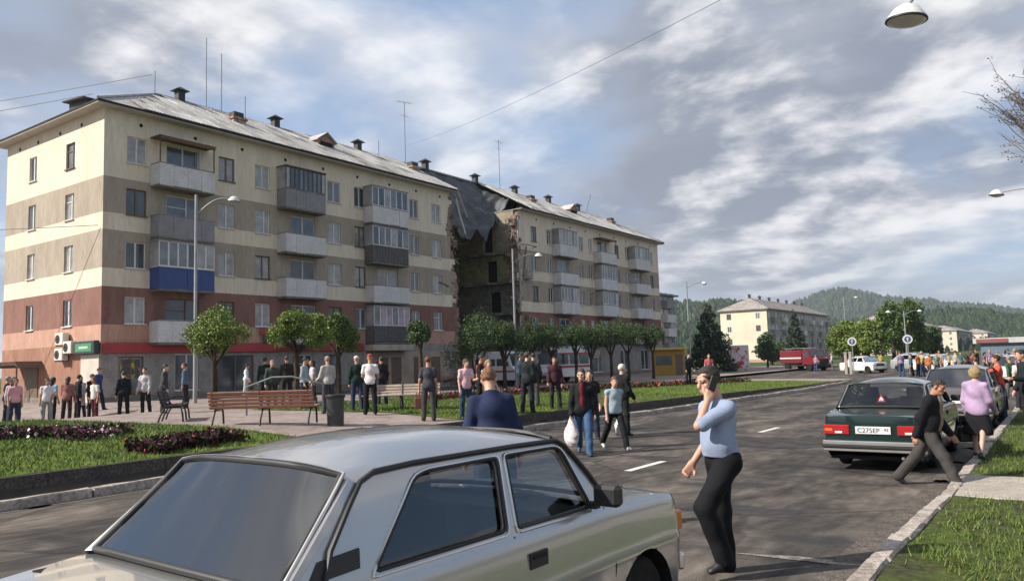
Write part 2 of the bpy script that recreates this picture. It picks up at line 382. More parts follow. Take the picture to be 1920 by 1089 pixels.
for (ya, yb, n) in ((3, 11.4, 34000), (16.7, 30, 30000), (30, 48.5, 15000)):
    for i in range(n):
        y = rng.uniform(ya, yb); x = rng.uniform(-26.2 if ya < 10 else -22.6, xkerb(y)-.58)
        pts.append((x, y, zleft(x, y)+.01))
blades('grass', pts, .075, .012, GM, 2, 'mown lawn grass behind the low border wall')
FM = [M('petal_pink', (.55, .16, .33), .7), M('petal_magenta', (.28, .035, .12), .7), M('petal_white', (.7, .62, .66), .7), M('petal_red', (.45, .06, .04), .7), M('leaf_purple', (.045, .022, .026), .8), M('leaf_bed', (.03, .05, .012), .8)]
def flower_bed(pts, mats, w, seed, label):
    rng = np.random.default_rng(seed); P = np.asarray(pts, np.float32); n = len(P); V = []; 
    P = P.copy(); P[:, 2] += rng.uniform(.02, .26, n)
    u = rng.normal(size=(n, 3)); u /= np.linalg.norm(u, axis=1)[:, None]; t = rng.normal(size=(n, 3)); t -= (t*u).sum(1)[:, None]*u; t /= np.linalg.norm(t, axis=1)[:, None]
    s = (w*rng.uniform(.6, 1.4, n))[:, None]
    v = np.stack([P-u*s, P-t*s, P+u*s, P+t*s], 1).reshape(-1, 3); f = np.arange(4*n).reshape(-1, 4)
    return tag(obj('flower_bed', np_mesh('flower_bed', v, f, [m_ for m_, _ in mats], False, rng.choice(len(mats), n, p=[p for _, p in mats]))), label, 'flowers', kind='stuff')
def bed_pts(n, x0, y0, x1, y1, wid, seed):
    r = random.Random(seed); out = []
    for i in range(n):
        t = r.random(); s = r.uniform(-1, 1)*wid/2*(.7+.3*math.sin(t*14))
        dx, dy = x1-x0, y1-y0; l = math.hypot(dx, dy); x = x0+dx*t-dy/l*s; y = y0+dy*t+dx/l*s; out.append((x, y, zleft(x, y)))
    return out
flower_bed(bed_pts(9000, -24.0, 5.2, -16.9, 8.9, 1.7, 1), [(FM[0], .05), (FM[1], .06), (FM[2], .05), (FM[4], .50), (FM[5], .34)], .035, 1, 'pink and white flowers in a bed on the lawn near the building corner')
flower_bed(bed_pts(5000, -14.3, 8.0, -14.6, 10.2, 1.2, 2), [(FM[1], .05), (FM[3], .03), (FM[4], .60), (FM[5], .32)], .035, 2, 'dark purple foliage bed on the lawn in front of the long bench')
flower_bed(bed_pts(9000, -19.5, 22, -16.0, 47, 1.5, 3), [(FM[3], .10), (FM[1], .10), (FM[4], .34), (FM[5], .46)], .05, 3, 'long strip of reddish flowers on the lawn by the ambulances')
# ------------------------------------------------------------------ the apartment building with the collapsed stairwell
XF, XB, YC = -38.03, -48.9, 19.31          # facade plane, back plane, lit end wall
Z0, ZT = -.3, 15.25
cream = M('cream_render', (.62, .54, .42), .9, var=.06, scale=.9, col2=(.70, .62, .50), bump=.08, bscale=25, stretch=(1.3, 1.3, .22), det=8)
brown = M('taupe_render', (.315, .265, .21), .9, var=.07, scale=1.0, col2=(.39, .33, .265), bump=.10, bscale=25, stretch=(1.3, 1.3, .3), det=8)
redb = M('brick_red_render', (.195, .105, .085), .9, var=.08, scale=1.2, col2=(.255, .142, .115), bump=.10, bscale=25, stretch=(1.3, 1.3, .3), det=8)
pink = M('salmon_render', (.42, .245, .185), .9, var=.08, scale=1.0, col2=(.49, .30, .23), bump=.1, bscale=25, stretch=(1.3, 1.3, .3))
terr = M('terracotta_render', (.26, .135, .095), .9, var=.12, scale=1.2, col2=(.35, .195, .14), bump=.1, bscale=20, stretch=(1.3, 1.3, .3))
gtile = M('grey_stone_cladding', (.205, .185, .168), .6, var=.15, scale=1.6, col2=(.30, .275, .25), bump=.1)
brickm = M('broken_brick', (.17, .105, .08), .95, var=.35, scale=5, col2=(.30, .235, .19), bump=1, bscale=14)
inner = M('old_interior_plaster', (.34, .29, .22), .9, var=.25, scale=1.5, col2=(.20, .175, .13))
innerg = M('green_interior_paint', (.30, .29, .155), .85, var=.25, scale=1.5, col2=(.18, .18, .10))
innerb = M('blue_interior_paint', (.20, .20, .155), .85, var=.25, scale=1.5, col2=(.11, .11, .09))
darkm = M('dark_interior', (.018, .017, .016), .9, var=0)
whitep = M('white_window_paint', (.62, .60, .57), .55, var=.08, scale=3)
brownp = M('brown_window_paint', (.13, .085, .055), .6, var=.15, scale=3)
GL = [M('window_glass', (.055, .066, .078), .07, var=.35, scale=.6, spec=.8), M('window_glass_curtain', (.30, .29, .285), .12, var=.3, scale=1.4, spec=.7), M('window_glass_dim', (.13, .14, .15), .09, var=.4, scale=.9, spec=.8)]
whitepanel = M('white_balcony_panel', (.60, .585, .585), .65, var=.08, scale=1.5, col2=(.52, .50, .49))
greypanel = M('grey_balcony_panel', (.22, .215, .225), .65, var=.12, scale=2)
dgpanel = M('dark_slat_panel', (.105, .10, .10), .7, var=.2, scale=4)
bluepanel = M('blue_balcony_panel', (.028, .058, .20), .5, var=.1, scale=2)
lilac = M('lilac_curtained_glass', (.34, .26, .31), .15, var=.3, scale=2, spec=.6)
slab = M('balcony_slab_concrete', (.17, .15, .13), .9, var=.2, scale=3)
rust = M('rusty_steel', (.14, .085, .055), .8, var=.3, scale=8)
slate = [M('slate_sheet_a', (.42, .40, .375), .85, var=.2, scale=2.2, col2=(.54, .52, .49)), M('slate_sheet_b', (.34, .32, .30), .85, var=.2, scale=2.2, col2=(.46, .44, .415)),
         M('slate_sheet_c', (.50, .48, .455), .85, var=.15, scale=2.2, col2=(.62, .60, .57)), M('slate_sheet_d', (.22, .205, .19), .85, var=.2, scale=2.2, col2=(.32, .30, .28))]
fascia = M('dark_eave_board', (.035, .03, .028), .8, var=.2)
soffitm = M('eave_soffit', (.42, .385, .34), .85, var=.1, scale=2)
blackm = M('black_sheet_metal', (.016, .015, .015), .5, var=.2)
tarpm = M('torn_roofing_felt', (.040, .042, .048), .65, var=.35, scale=1.2, col2=(.085, .09, .10), bump=.8, bscale=5)
redsign = M('red_fascia_sign', (.34, .035, .035), .5, var=.1, scale=1)
MATS = [cream, brown, redb, pink, terr, gtile, soffitm]
BANDS = [(Z0, 3.48, 5), (3.48, 4.40, 3), (4.40, 6.28, 2), (6.28, 7.20, 0), (7.20, 9.12, 1), (9.12, 9.98, 0), (9.98, 11.80, 1), (11.80, ZT, 0)]
WT = [14.06, 11.35, 8.63, 5.82]; WH = 1.38

bld = empty('apartment_building', (XF, YC, 0))
tag(bld, 'long five-storey cream and brown banded apartment block with a collapsed section in its middle', 'building')
OFF = Vector((-XF, -YC, 0))
def bpart(mb, name, mats, parent=bld, smooth=None):
    o = mb.build(name, mats, None, smooth); o.parent = parent
    if parent == bld: o.location = OFF
    return o
def wall_grid(mb, mapf, u0, u1, opens, bands, depth=.16, dirn=1):
    """wall from u0 to u1 with rectangular openings (u0,u1,z0,z1); mapf(u,z,d) -> xyz, d = depth into the wall"""
    us = sorted({u0, u1, *[round(v, 4) for o in opens for v in o[:2]]}); zs = sorted({v for b in bands for v in b[:2]} | {round(v, 4) for o in opens for v in o[2:4]})
    for za, zb in zip(zs, zs[1:]):
        zm = (za+zb)/2; mi = next((b[2] for b in bands if b[0] <= zm <= b[1]), None)
        if mi is None: continue
        for ua, ub in zip(us, us[1:]):
            um = (ua+ub)/2
            if any(o[0] < um < o[1] and o[2] < zm < o[3] for o in opens): continue
            mb.quad(mapf(ua, za, 0), mapf(ub, za, 0), mapf(ub, zb, 0), mapf(ua, zb, 0), mi)
    for (a, b, c, d) in opens:
        mi = next((q[2] for q in bands if q[0] <= (c+d)/2 <= q[1]), 0)
        for (p, q) in (((a, c), (a, d)), ((a, d), (b, d)), ((b, d), (b, c)), ((b, c), (a, c))):
            mb.quad(mapf(*p, 0), mapf(*q, 0), mapf(*q, depth), mapf(*p, depth), mi)
fmap = lambda u, z, d: (XF-d, u, z)
gmap = lambda u, z, d: (u, YC+d, z)
LW = [(20.47, 21.55), (25.76, 26.80), (28.19, 29.25), (33.75, 34.86), (36.09, 37.08), (41.57, 42.50), (43.99, 45.05)]
RW = [(57.52, 58.49), (60.20, 61.04), (66.07, 66.92), (67.99, 68.77), (73.67, 74.66), (76.15, 77.19), (82.3, 83.2)]
BO_L = [(22.62, 24.55), (30.75, 32.7), (38.2, 40.2)]; BO_R = [(61.9, 63.9), (69.9, 71.9), (78.0, 80.0)]
SHOP = [(20.19, 21.5, .98, 2.82), (23.2, 24.6, .98, 2.92), (25.7, 28.1, .62, 2.8), (30.9, 32.4, .92, 2.78), (33.4, 34.6, .9, 2.78), (37.6, 39.2, .62, 2.7)]
SHOPR = [(58.5, 60.3, .6, 2.8), (63, 65, .6, 2.8), (68, 70, .6, 2.8), (74, 76, .6, 2.8), (79, 81, .6, 2.8)]
GW = [(-46.08, -45.20), (-41.90, -40.95)]

def window_mesh(w, h, fr, kind, seed):
    """frame with sashes in local coords: x = across, y = outward(-) , z up; origin bottom centre"""
    t = .065; mb = MB()
    mb.box(-w/2, w/2, -.03, .04, 0, t); mb.box(-w/2, w/2, -.03, .04, h-t, h)
    mb.box(-w/2, -w/2+t, -.03, .04, t, h-t); mb.box(w/2-t, w/2, -.03, .04, t, h-t)
    if kind == 2: mb.box(-.045, .045, -.035, .04, t, h-t)
    if kind == 3: mb.box(w*.12-.04, w*.12+.04, -.035, .04, t, h-t); mb.box(-w/2+t, w*.12-.04, -.034, .04, h*.68, h*.68+.05)
    mb.box(-w/2-.04, w/2+.04, -.20, -.03, -.035, .012)
    return mb.mesh('window', fr)
_wm = {}
def window(parent, w, h, loc, rotz, rnd, bright=None, simple=False):
    fr = rnd.choices([0, 1], [.8, .2])[0]; kind = rnd.choice([2, 2, 3, 2]); g = rnd.choices([0, 1, 2], [.4, .3, .3])[0] if bright is None else bright
    key = (round(w, 2), round(h, 2), fr, kind)
    if key not in _wm: _wm[key] = window_mesh(w, h, whitep if fr == 0 else brownp, kind, 0)
    o = obj('window', _wm[key], parent, loc, rotz)
    key = ('p', round(w, 2), round(h, 2), g)
    if key not in _wm: mb = MB(); mb.box(-w/2+.05, w/2-.05, .0, .02, .05, h-.05); _wm[key] = mb.mesh('pane', GL[g])
    obj('pane', _wm[key], o)
    return o
rw = random.Random(11)
BASE = Vector((XF, YC, 0))
def addwin(x, y, z, w, h, rotz): window(bld, w, h, Vector((x, y, z))-BASE, rotz, rw)

mb = MB()
opensL = [(a, b, t-WH, t) for (a, b) in LW for t in WT]+[(a, b, t-2.05+.0, t) for (a, b) in BO_L for t in WT]+SHOP
wall_grid(mb, fmap, YC, 46.0, opensL, BANDS)
opensR = [(a, b, t-WH, t) for (a, b) in RW for t in WT]+[(a, b, t-2.05, t) for (a, b) in BO_R for t in WT]+SHOPR
wall_grid(mb, fmap, 55.6, 84.73, opensR, BANDS)
gb = [(Z0, 3.48, 4)]+BANDS[1:]
gop = [(a, b, t-WH, t) for (a, b) in GW for t in WT]
wall_grid(mb, gmap, XB, XF, gop, gb)
for (ya, yb) in ((YC, 46.2), (55.3, 84.73)):
    mb.quad((XB, ya, Z0), (XB, yb, Z0), (XB, yb, ZT), (XB, ya, ZT), 0)
mb.quad((XB, 84.73, Z0), (XF, 84.73, Z0), (XF, 84.73, ZT), (XB, 84.73, ZT), 0)
mb.quad((XB, 46.2, Z0), (XB, 55.3, Z0), (XB, 55.3, ZT), (XB, 46.2, ZT), 0)
# dark backs behind every opening so that rooms are closed
bpart(mb, 'wall', MATS)
for (a, b) in LW+RW:
    for t in WT: addwin(XF-.11, (a+b)/2, t-WH, b-a, WH, R(90))
for (a, b) in BO_L+BO_R:
    for t in WT: addwin(XF-.11, (a+b)/2, t-2.05, b-a, 2.05, R(90))
for (a, b) in GW:
    for t in WT: addwin((a+b)/2, YC+.11, t-WH, b-a, WH, 0)
posters = M('shop_poster', (.42, .34, .05), .5, var=.3, scale=2.5, col2=(.06, .06, .05), lo=.45, hi=.55)
for k, (a, b, c, d) in enumerate(SHOP+SHOPR):
    o = window(bld, b-a, d-c, Vector((XF-.11, (a+b)/2, c))-BASE, R(90), rw, 0 if k else 2)
    if k == 0:
        p_ = MB(); p_.box(-.5, .5, -.012, -.002, .75, 1.7); p_.build('poster', posters, o)
# jagged broken edges, brick core showing
def broken_edge(y_in, sgn, seed):
    r = random.Random(seed); mb = MB(); z = Z0; prev = .35
    while z < ZT-.01:
        h = min(r.uniform(.22, .42), ZT-z); j = max(.05, min(1.0, prev+r.uniform(-.28, .28))); prev = j
        mi = next(b[2] for b in BANDS if b[0] <= z+h/2 <= b[1])
        ye = y_in+sgn*j; 
        mb.quad((XF, y_in, z), (XF, ye, z), (XF, ye, z+h), (XF, y_in, z+h), mi)
        d = XF-.5
        mb.quad((XF, ye, z), (d, ye+sgn*r.uniform(-.1, .3), z), (d, ye+sgn*r.uniform(-.1, .3), z+h), (XF, ye, z+h), 7)
        mb.quad((XF, ye, z+h), (XF, y_in, z+h), (d, y_in, z+h), (d, ye, z+h), 7); mb.quad((XF, ye, z), (XF, y_in, z), (d, y_in, z), (d, ye, z), 7)
        # plaster fallen off: bare brick patch next to the break, slightly proud of nothing
        if r.random() < .75:
            w = r.uniform(.15, .75); mb.box(XF-.01, XF+.006, min(ye, ye-sgn*w), max(ye, ye-sgn*w), z+.01, z+h-.01, 7)
        z += h
    bpart(mb, 'broken_wall_edge', MATS+[brickm])
broken_edge(46.0, 1, 3); broken_edge(55.6, -1, 5)
# the cross wall of the collapsed stairwell with its doorways and broken floor slabs
mb = MB(); YX = 55.35; XR_ = -43.47
cm = lambda u, z, d: (u, YX+d, z)
cwb = [(Z0, 3.5, 0), (3.5, 6.2, 2), (6.2, 8.95, 2), (8.95, 11.65, 1), (11.65, ZT, 0)]
wall_grid(mb, cm, XB+.1, XF-.35, [(-41.75, -40.75, 11.7, 13.85), (-41.5, -40.3, 9.0, 10.95), (-41.2, -40.0, 6.3, 8.1)], cwb, .3)
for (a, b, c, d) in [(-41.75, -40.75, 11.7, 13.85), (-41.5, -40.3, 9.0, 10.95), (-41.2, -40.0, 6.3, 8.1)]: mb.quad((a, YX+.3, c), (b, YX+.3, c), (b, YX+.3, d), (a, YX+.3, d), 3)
bpart(mb, 'cross_wall', [inner, innerg, innerb, darkm])
mb = MB()
wall_grid(mb, lambda u, z, d: (u, 46.0-d, z), XB+.1, XF-.35, [], cwb, .3); bpart(mb, 'cross_wall', [inner, innerg, innerb, darkm])
r_ = random.Random(4)
for z in (3.3, 6.0, 8.75, 11.4):
    mb = MB(); n = 12; xs = [XB+.2+(XF-.4-XB-.2)*i/n for i in range(n+1)]; ds = [r_.uniform(.15, .9) for _ in xs]
    for i in range(n):
        x0, x1 = xs[i], xs[i+1]; y0, y1 = YX-ds[i], YX-ds[i+1]
        mb.add([(x0, YX-.002, z), (x1, YX-.002, z), (x1, y1, z), (x0, y0, z), (x0, YX-.002, z+.22), (x1, YX-.002, z+.22), (x1, y1, z+.22), (x0, y0, z+.22)], [(0, 1, 2, 3), (7, 6, 5, 4), (3, 2, 6, 7), (0, 3, 7, 4), (1, 5, 6, 2)])
    bpart(mb, 'broken_floor_slab', slab)
    mb = MB(); ds = [r_.uniform(.1, .6) for _ in xs]
    for i in range(n):
        x0, x1 = xs[i], xs[i+1]; y0, y1 = 46.0+ds[i], 46.0+ds[i+1]
        mb.add([(x0, 46.002, z), (x1, 46.002, z), (x1, y1, z), (x0, y0, z), (x0, 46.002, z+.22), (x1, 46.002, z+.22), (x1, y1, z+.22), (x0, y0, z+.22)], [(0, 1, 2, 3), (7, 6, 5, 4), (3, 2, 6, 7), (0, 3, 7, 4), (1, 5, 6, 2)])
    bpart(mb, 'broken_floor_slab', slab)
# hanging strips and pipes at the breaks
for (pts, rr, mt) in [(((XF+.05, 46.9, 14.9), (XF+.1, 47.3, 13.6), (XF+.05, 48.0, 12.2)), .07, whitep), (((XF+.1, 55.4, 14.6), (XF+.12, 55.25, 12), (XF+.08, 55.5, 9), (XF+.1, 55.3, 5), (XF+.1, 55.4, 1)), .09, M('hanging_pipe', (.36, .34, .32), .6)),
                      (((XF+.1, 56.6, 12.1), (XF+.15, 56.2, 10.6), (XF+.1, 56.0, 9.4)), .05, rust), (((XF, 56.0, 12.2), (XF+.5, 56.1, 12.15), (XF+.55, 57.6, 12.1), (XF, 57.8, 12.1)), .035, rust)]:
    mb = MB(); mb.tube(pts, rr, 6); bpart(mb, 'hanging_pipe', mt)
mb = MB(); mb.cbox(XF+.02, XF+.6, 56.0, 56.9, 9.1, 10.0, .08); bpart(mb, 'torn_insulation', M('torn_insulation', (.33, .29, .26), .95, var=.4, scale=6))
mb = MB(); mb.cbox(XF+.02, XF+.4, 56.2, 57.2, 5.5, 6.0, .05); bpart(mb, 'torn_insulation', brickm)
db = MB(); rr = random.Random(14)
for i in range(150):
    side = rr.random() < .5; yy = (46.55 if side else 55.05)+rr.gauss(0, .35); z = rr.uniform(.8, 14.6); x = XF-rr.uniform(-.12, .7)
    a = Vector((x, yy, z)); d = Vector((rr.gauss(.1, .3), rr.gauss(.3 if side else -.3, .4), rr.gauss(-.7, .4))).normalized()*rr.uniform(.25, 1.3)
    db.tube([a, a+d*.5+Vector((rr.gauss(0, .06), rr.gauss(0, .06), 0)), a+d], rr.choice([.018, .025, .045]), 4, rr.choice([0, 0, 1, 2]))
    if rr.random() < .5:
        w = rr.uniform(.08, .32); q = Euler((rr.uniform(0, 3), rr.uniform(0, 3), rr.uniform(0, 3))).to_matrix(); db.add([q @ Vector((p*w, r*w*.7, t*w*.3))+a for p in (-1, 1) for r in (-1, 1) for t in (-1, 1)], [(0, 1, 3, 2), (4, 6, 7, 5), (0, 4, 5, 1), (2, 3, 7, 6), (0, 2, 6, 4), (1, 5, 7, 3)], rr.choice([0, 1, 3]))
dbo = bpart(db, 'hanging_debris', [brickm, rust, slab, inner]); dbo['kind'] = 'stuff'
# sagging roof section over the gap
NY, NX = 64, 40; vs = []; rr = random.Random(8)
for i in range(NY+1):
    s = i/NY; yy = 46.2+(57.25-46.2)*s
    ze = 12.4+4.0*max(0, (s-.42)/.58)**1.5+.35*math.sin(s*19)*(1-s) + (2.4*(1-s/.06) if s < .06 else 0)
    for j in range(NX+1):
        t = j/NX; x = -43.4+(4.0+.5*math.sin(s*5))*t+.1*math.sin(s*23+t*4); z = 18.55+(ze-18.55)*(t**(.9+.25*(1-s)))-.25*math.sin(math.pi*t)*math.sin(math.pi*s)+(.30*math.sin(s*24+t*6+2*math.sin(t*5))+.18*math.sin(s*53-t*13)+.10*math.sin(s*9+t*31))*t**.8
        vs.append((x, yy+.15*math.sin(t*11+s*7), z))
fs = [(i*(NX+1)+j, i*(NX+1)+j+1, (i+1)*(NX+1)+j+1, (i+1)*(NX+1)+j) for i in range(NY) for j in range(NX)]
o = obj('sagging_roof_felt', np_mesh('sagging_roof_felt', vs, fs, tarpm, True), bld, OFF)
sm = o.modifiers.new('thickness', 'SOLIDIFY'); sm.thickness = .05
# rubble at the foot of the gap
rb = MB(); rr = random.Random(21)
for i in range(420):
    y_ = rr.gauss(50.8, 2.6); x_ = rr.gauss(-38.5, 2.6); hh = max(0, 2.6-.33*abs(x_+39)-.25*abs(y_-50.8)); 
    if hh < .05: continue
    s_ = rr.uniform(.12, .55); z_ = .2+hh*rr.uniform(.3, 1); q = Euler((rr.uniform(0, 3), rr.uniform(0, 3), rr.uniform(0, 3))).to_matrix()
    vs = [q @ Vector((a*s_, b*s_*.6, c*s_*.35))+Vector((x_, y_, z_)) for a in (-1, 1) for b in (-1, 1) for c in (-1, 1)]
    rb.add(vs, [(0, 1, 3, 2), (4, 6, 7, 5), (0, 4, 5, 1), (2, 3, 7, 6), (0, 2, 6, 4), (1, 5, 7, 3)], rr.choice([0, 0, 1]))
ro = rb.build('rubble', [brickm, slab]); tag(ro, 'heap of broken brick and slabs below the collapsed stairwell', 'rubble', kind='stuff')
# eaves and roof
ov = .62; ZR = 18.7; XR = -43.47
def eave(ya, yb, left, right):
    y0 = ya-(ov if left else 0); y1 = yb+(ov if right else 0); x0, x1 = XB-ov, XF+ov
    mb = MB(); mb.box(x0, x1, y0, y1, ZT, ZT+.05, 0); mb.box(XF, x1+.02, y0, y1, ZT+.052, ZT+.17, 1); mb.box(x0-.02, XB, y0, y1, ZT+.052, ZT+.17, 1)
    if left: mb.box(x0, x1, y0-.02, y0+.1, ZT+.053, ZT+.171, 1)
    bpart(mb, 'eave', [soffitm, fascia])
eave(YC, 46.3, True, False); eave(55.3, 84.73, False, True)
mb = MB(); e = ZT+.17; xa, xb = XB-ov, XF+ov; ya, yb = YC-ov, 84.73+ov; r0, r1 = 25.1, 79.4; ga, gb_ = 46.3, 57.0
mb.quad((xb, ya, e), (xb, ga, e), (XR, ga, ZR), (XR, r0, ZR)); mb.quad((xb, gb_, e), (xb, yb, e), (XR, r1, ZR), (XR, gb_, ZR))
mb.add([(xa, ya, e), (xb, ya, e), (XR, r0, ZR)], [(0, 1, 2)]); mb.add([(xb, yb, e), (xa, yb, e), (XR, r1, ZR)], [(0, 1, 2)])
mb.quad((xa, yb, e), (xa, ya, e), (XR, r0, ZR), (XR, r1, ZR))
roof = bpart(mb, 'roof', slate[1])
def sheet_mesh(mt, seed):
    n = 15; w = 1.14; l = 1.62; vs = []; r = random.Random(seed)
    for k in range(n):
        x = -w/2+w*k/(n-1); z = .028*math.cos(k*math.pi*1.0)
        vs += [(x, 0, z), (x, l, z)]
    return np_mesh('roof_sheet', vs, [(2*k, 2*k+2, 2*k+3, 2*k+1) for k in range(n-1)], mt, True)
SM = [sheet_mesh(mt, k) for k, mt in enumerate(slate)]
slope_v = Vector((XR-xb, 0, ZR-e)); sl_len = slope_v.length; sdir = slope_v.normalized(); snor = Vector((0, 1, 0)).cross(sdir).normalized(); snor = snor if snor.z > 0 else -snor
for row in range(5):
    t0 = row*1.42
    for side in ((ya+.57, 46.0), (57.2, yb)):
        yy = side[0]
        while yy < side[1]:
            tt = (t0+1.5)/sl_len
            lim0 = ya+(r0-ya)*tt; lim1 = yb+(r1-yb)*tt
            if lim0+.35 < yy < lim1-.35:
                p = Vector((xb, yy+rw.uniform(-.01, .01), e))+sdir*(t0-.05+rw.uniform(-.03, .03))+snor*(.045+.012*row*0+rw.uniform(0, .015))
                o = obj('roof_sheet', SM[rw.choices([0, 1, 2, 3], [.4, .25, .2, .15])[0]], bld)
                mat = Matrix((Vector((0, 1, 0)), sdir, Vector((0, 1, 0)).cross(sdir))).transposed().to_4x4()
                if mat.col[2][2] < 0: mat.col[2] *= -1
                o.matrix_local = Matrix.Translation(p-BASE) @ mat @ Matrix.Rotation(R(1.2+rw.uniform(-.3, .3)), 4, 'X')
            yy += 1.11
# ridge and hip caps
capm = M('ridge_cap_metal', (.36, .345, .335), .55, var=.2, scale=2)
mb = MB(); mb.tube([(xb, ya, e+.04), (XR, r0, ZR+.04), (XR, 52, ZR+.02), (XR, r1, ZR+.04), (xb, yb, e+.04)], .09, 6); mb.tube([(xa, ya, e+.04), (XR, r0, ZR+.04)], .09, 6); bpart(mb, 'ridge_cap', capm, roof).location = (0, 0, 0)
mb = MB(); mb.tube([(xb+.02, gb_, e+.1), (XR, gb_+.2, ZR+.1)], .10, 6); bpart(mb, 'torn_batten', capm, roof); mb = MB(); mb.tube([(xb+.02, 46.3, e+.1), (xb-.3, 47.9, e-1.9)], .08, 6); bpart(mb, 'torn_batten', capm, roof)
# ventilation cowls on the ridge
cowl = MB(); cowl.box(-.28, .28, -.28, .28, -.6, .75); cowl.add([(-.55, -.55, .85), (.55, -.55, .85), (.55, .55, .85), (-.55, .55, .85), (0, 0, 1.25)], [(3, 2, 1, 0), (0, 1, 4), (1, 2, 4), (2, 3, 4), (3, 0, 4)])
for sx in (-1, 1):
    for sy in (-1, 1): cowl.box(sx*.24-.03, sx*.24+.03, sy*.24-.03, sy*.24+.03, .75, .86)
cowl = cowl.mesh('vent_cowl', blackm)
for yy in (26.7, 33.9, 41.7, 49.6, 56.6, 63.1, 69.4, 75.6): obj('vent_cowl', cowl, bld, Vector((XR, yy, ZR-.02))-BASE).scale = (.8, .8, .78)
brk = M('chimney_brick', (.27, .15, .115), .9, var=.3, scale=4, col2=(.42, .34, .28), lo=.4, hi=.6)
for yy in (29.1, 45.4, 62.4, 79.0):
    mb = MB(); zz_ = 17.0
    mb.box(-.85, .85, -.45, .45, -1.6, .55, 0); mb.box(-.93, .93, -.53, .53, .55, .68, 0); mb.box(.2, .75, -.35, .35, .68, 1.05, 1)
    mb.build('chimney', [brk, blackm], bld, None, Vector((-41.6, yy, zz_))-BASE)
for yy in (36.2, 70.2):
    mb = MB(); mb.prism([(-.75, -.6), (.75, -.6), (.75, .35), (0, .85), (-.75, .35)], -1.9, .35, 'X', 0); mb.prism([(-.55, -.35), (.55, -.35), (.55, .3), (-.55, .3)], .36, .40, 'X', 1)
    mb.prism([(-.9, .32), (0, .95), (.9, .32), (.9, .40), (0, 1.03), (-.9, .40)], -1.9, .5, 'X', 2)
    o = mb.build('dormer', [M('dormer_side', (.30, .19, .155), .9, var=.3), darkm, slate[1]], bld, None, Vector((-41.2, yy, 17.35))-BASE)
mb = MB(); mb.prism([(-1.0, -1.2), (1.0, -1.2), (1.0, .15), (-1.0, .35)], 20.8, 23.0, 'Y', 0); mb.prism([(-1.2, .36), (1.2, .14), (1.2, .22), (-1.2, .44)], 20.5, 23.2, 'Y', 1)
o = mb.build('dormer', [blackm, fascia], bld, None, Vector((-43.9, 0, 17.0))-Vector((XF, YC, 0)))
# antennas
anm = M('antenna_steel', (.16, .165, .17), .5, metal=.6)
for (yy, h, kind) in [(24.95, 1.4, 0), (28.4, 4.6, 0), (29.5, 3.9, 0), (46.9, 5.2, 1), (60.3, 4.9, 2), (31.3, 1.5, 0), (43.8, 1.2, 0), (76.9, 2.4, 3)]:
    mb = MB(); top = (0, 0, h) if kind != 3 else (0, 1.6, h); mb.tube([(0, 0, -.4), top], .028, 5)
    if kind == 1:
        mb.tube([(0, -.9, h-.15), (0, .9, h+.1)], .018, 5)
        for q in (-.8, -.4, 0, .4, .8): mb.tube([(-.45, q, h-.03+.13*q), (.45, q, h-.03+.13*q)], .013, 4)
        mb.tube([(0, -.5, h-1.2), (0, .5, h-1.2)], .015, 4)
    if kind == 2:
        mb.tube([(0, -.7, h-.2), (0, .7, h-.2)], .016, 5); mb.tube([(0, -.45, h-.9), (0, .45, h-.9)], .014, 5)
    mb.build('antenna_mast', anm, bld, None, Vector((XR+.2, yy, ZR))-BASE)
# attic vents under the eaves
mb = MB(); mb.lathe([(.10, -.02), (.10, .014), (.002, .016)], 12, axis='X'); av = mb.mesh('attic_vent', darkm)
for yy in [21.2, 24.3, 27.3, 30.4, 33.4, 36.4, 39.5, 42.3, 45.0, 58.5, 61.5, 64.5, 67.5, 70.5, 73.5, 76.5, 79.5, 82.5]: obj('attic_vent', av, bld, Vector((XF, yy, 14.75))-BASE)
for xx in (-47.3, -45.1, -42.6, -40.3): o = obj('attic_vent', av, bld, Vector((xx, YC, 14.8))-BASE, R(-90))

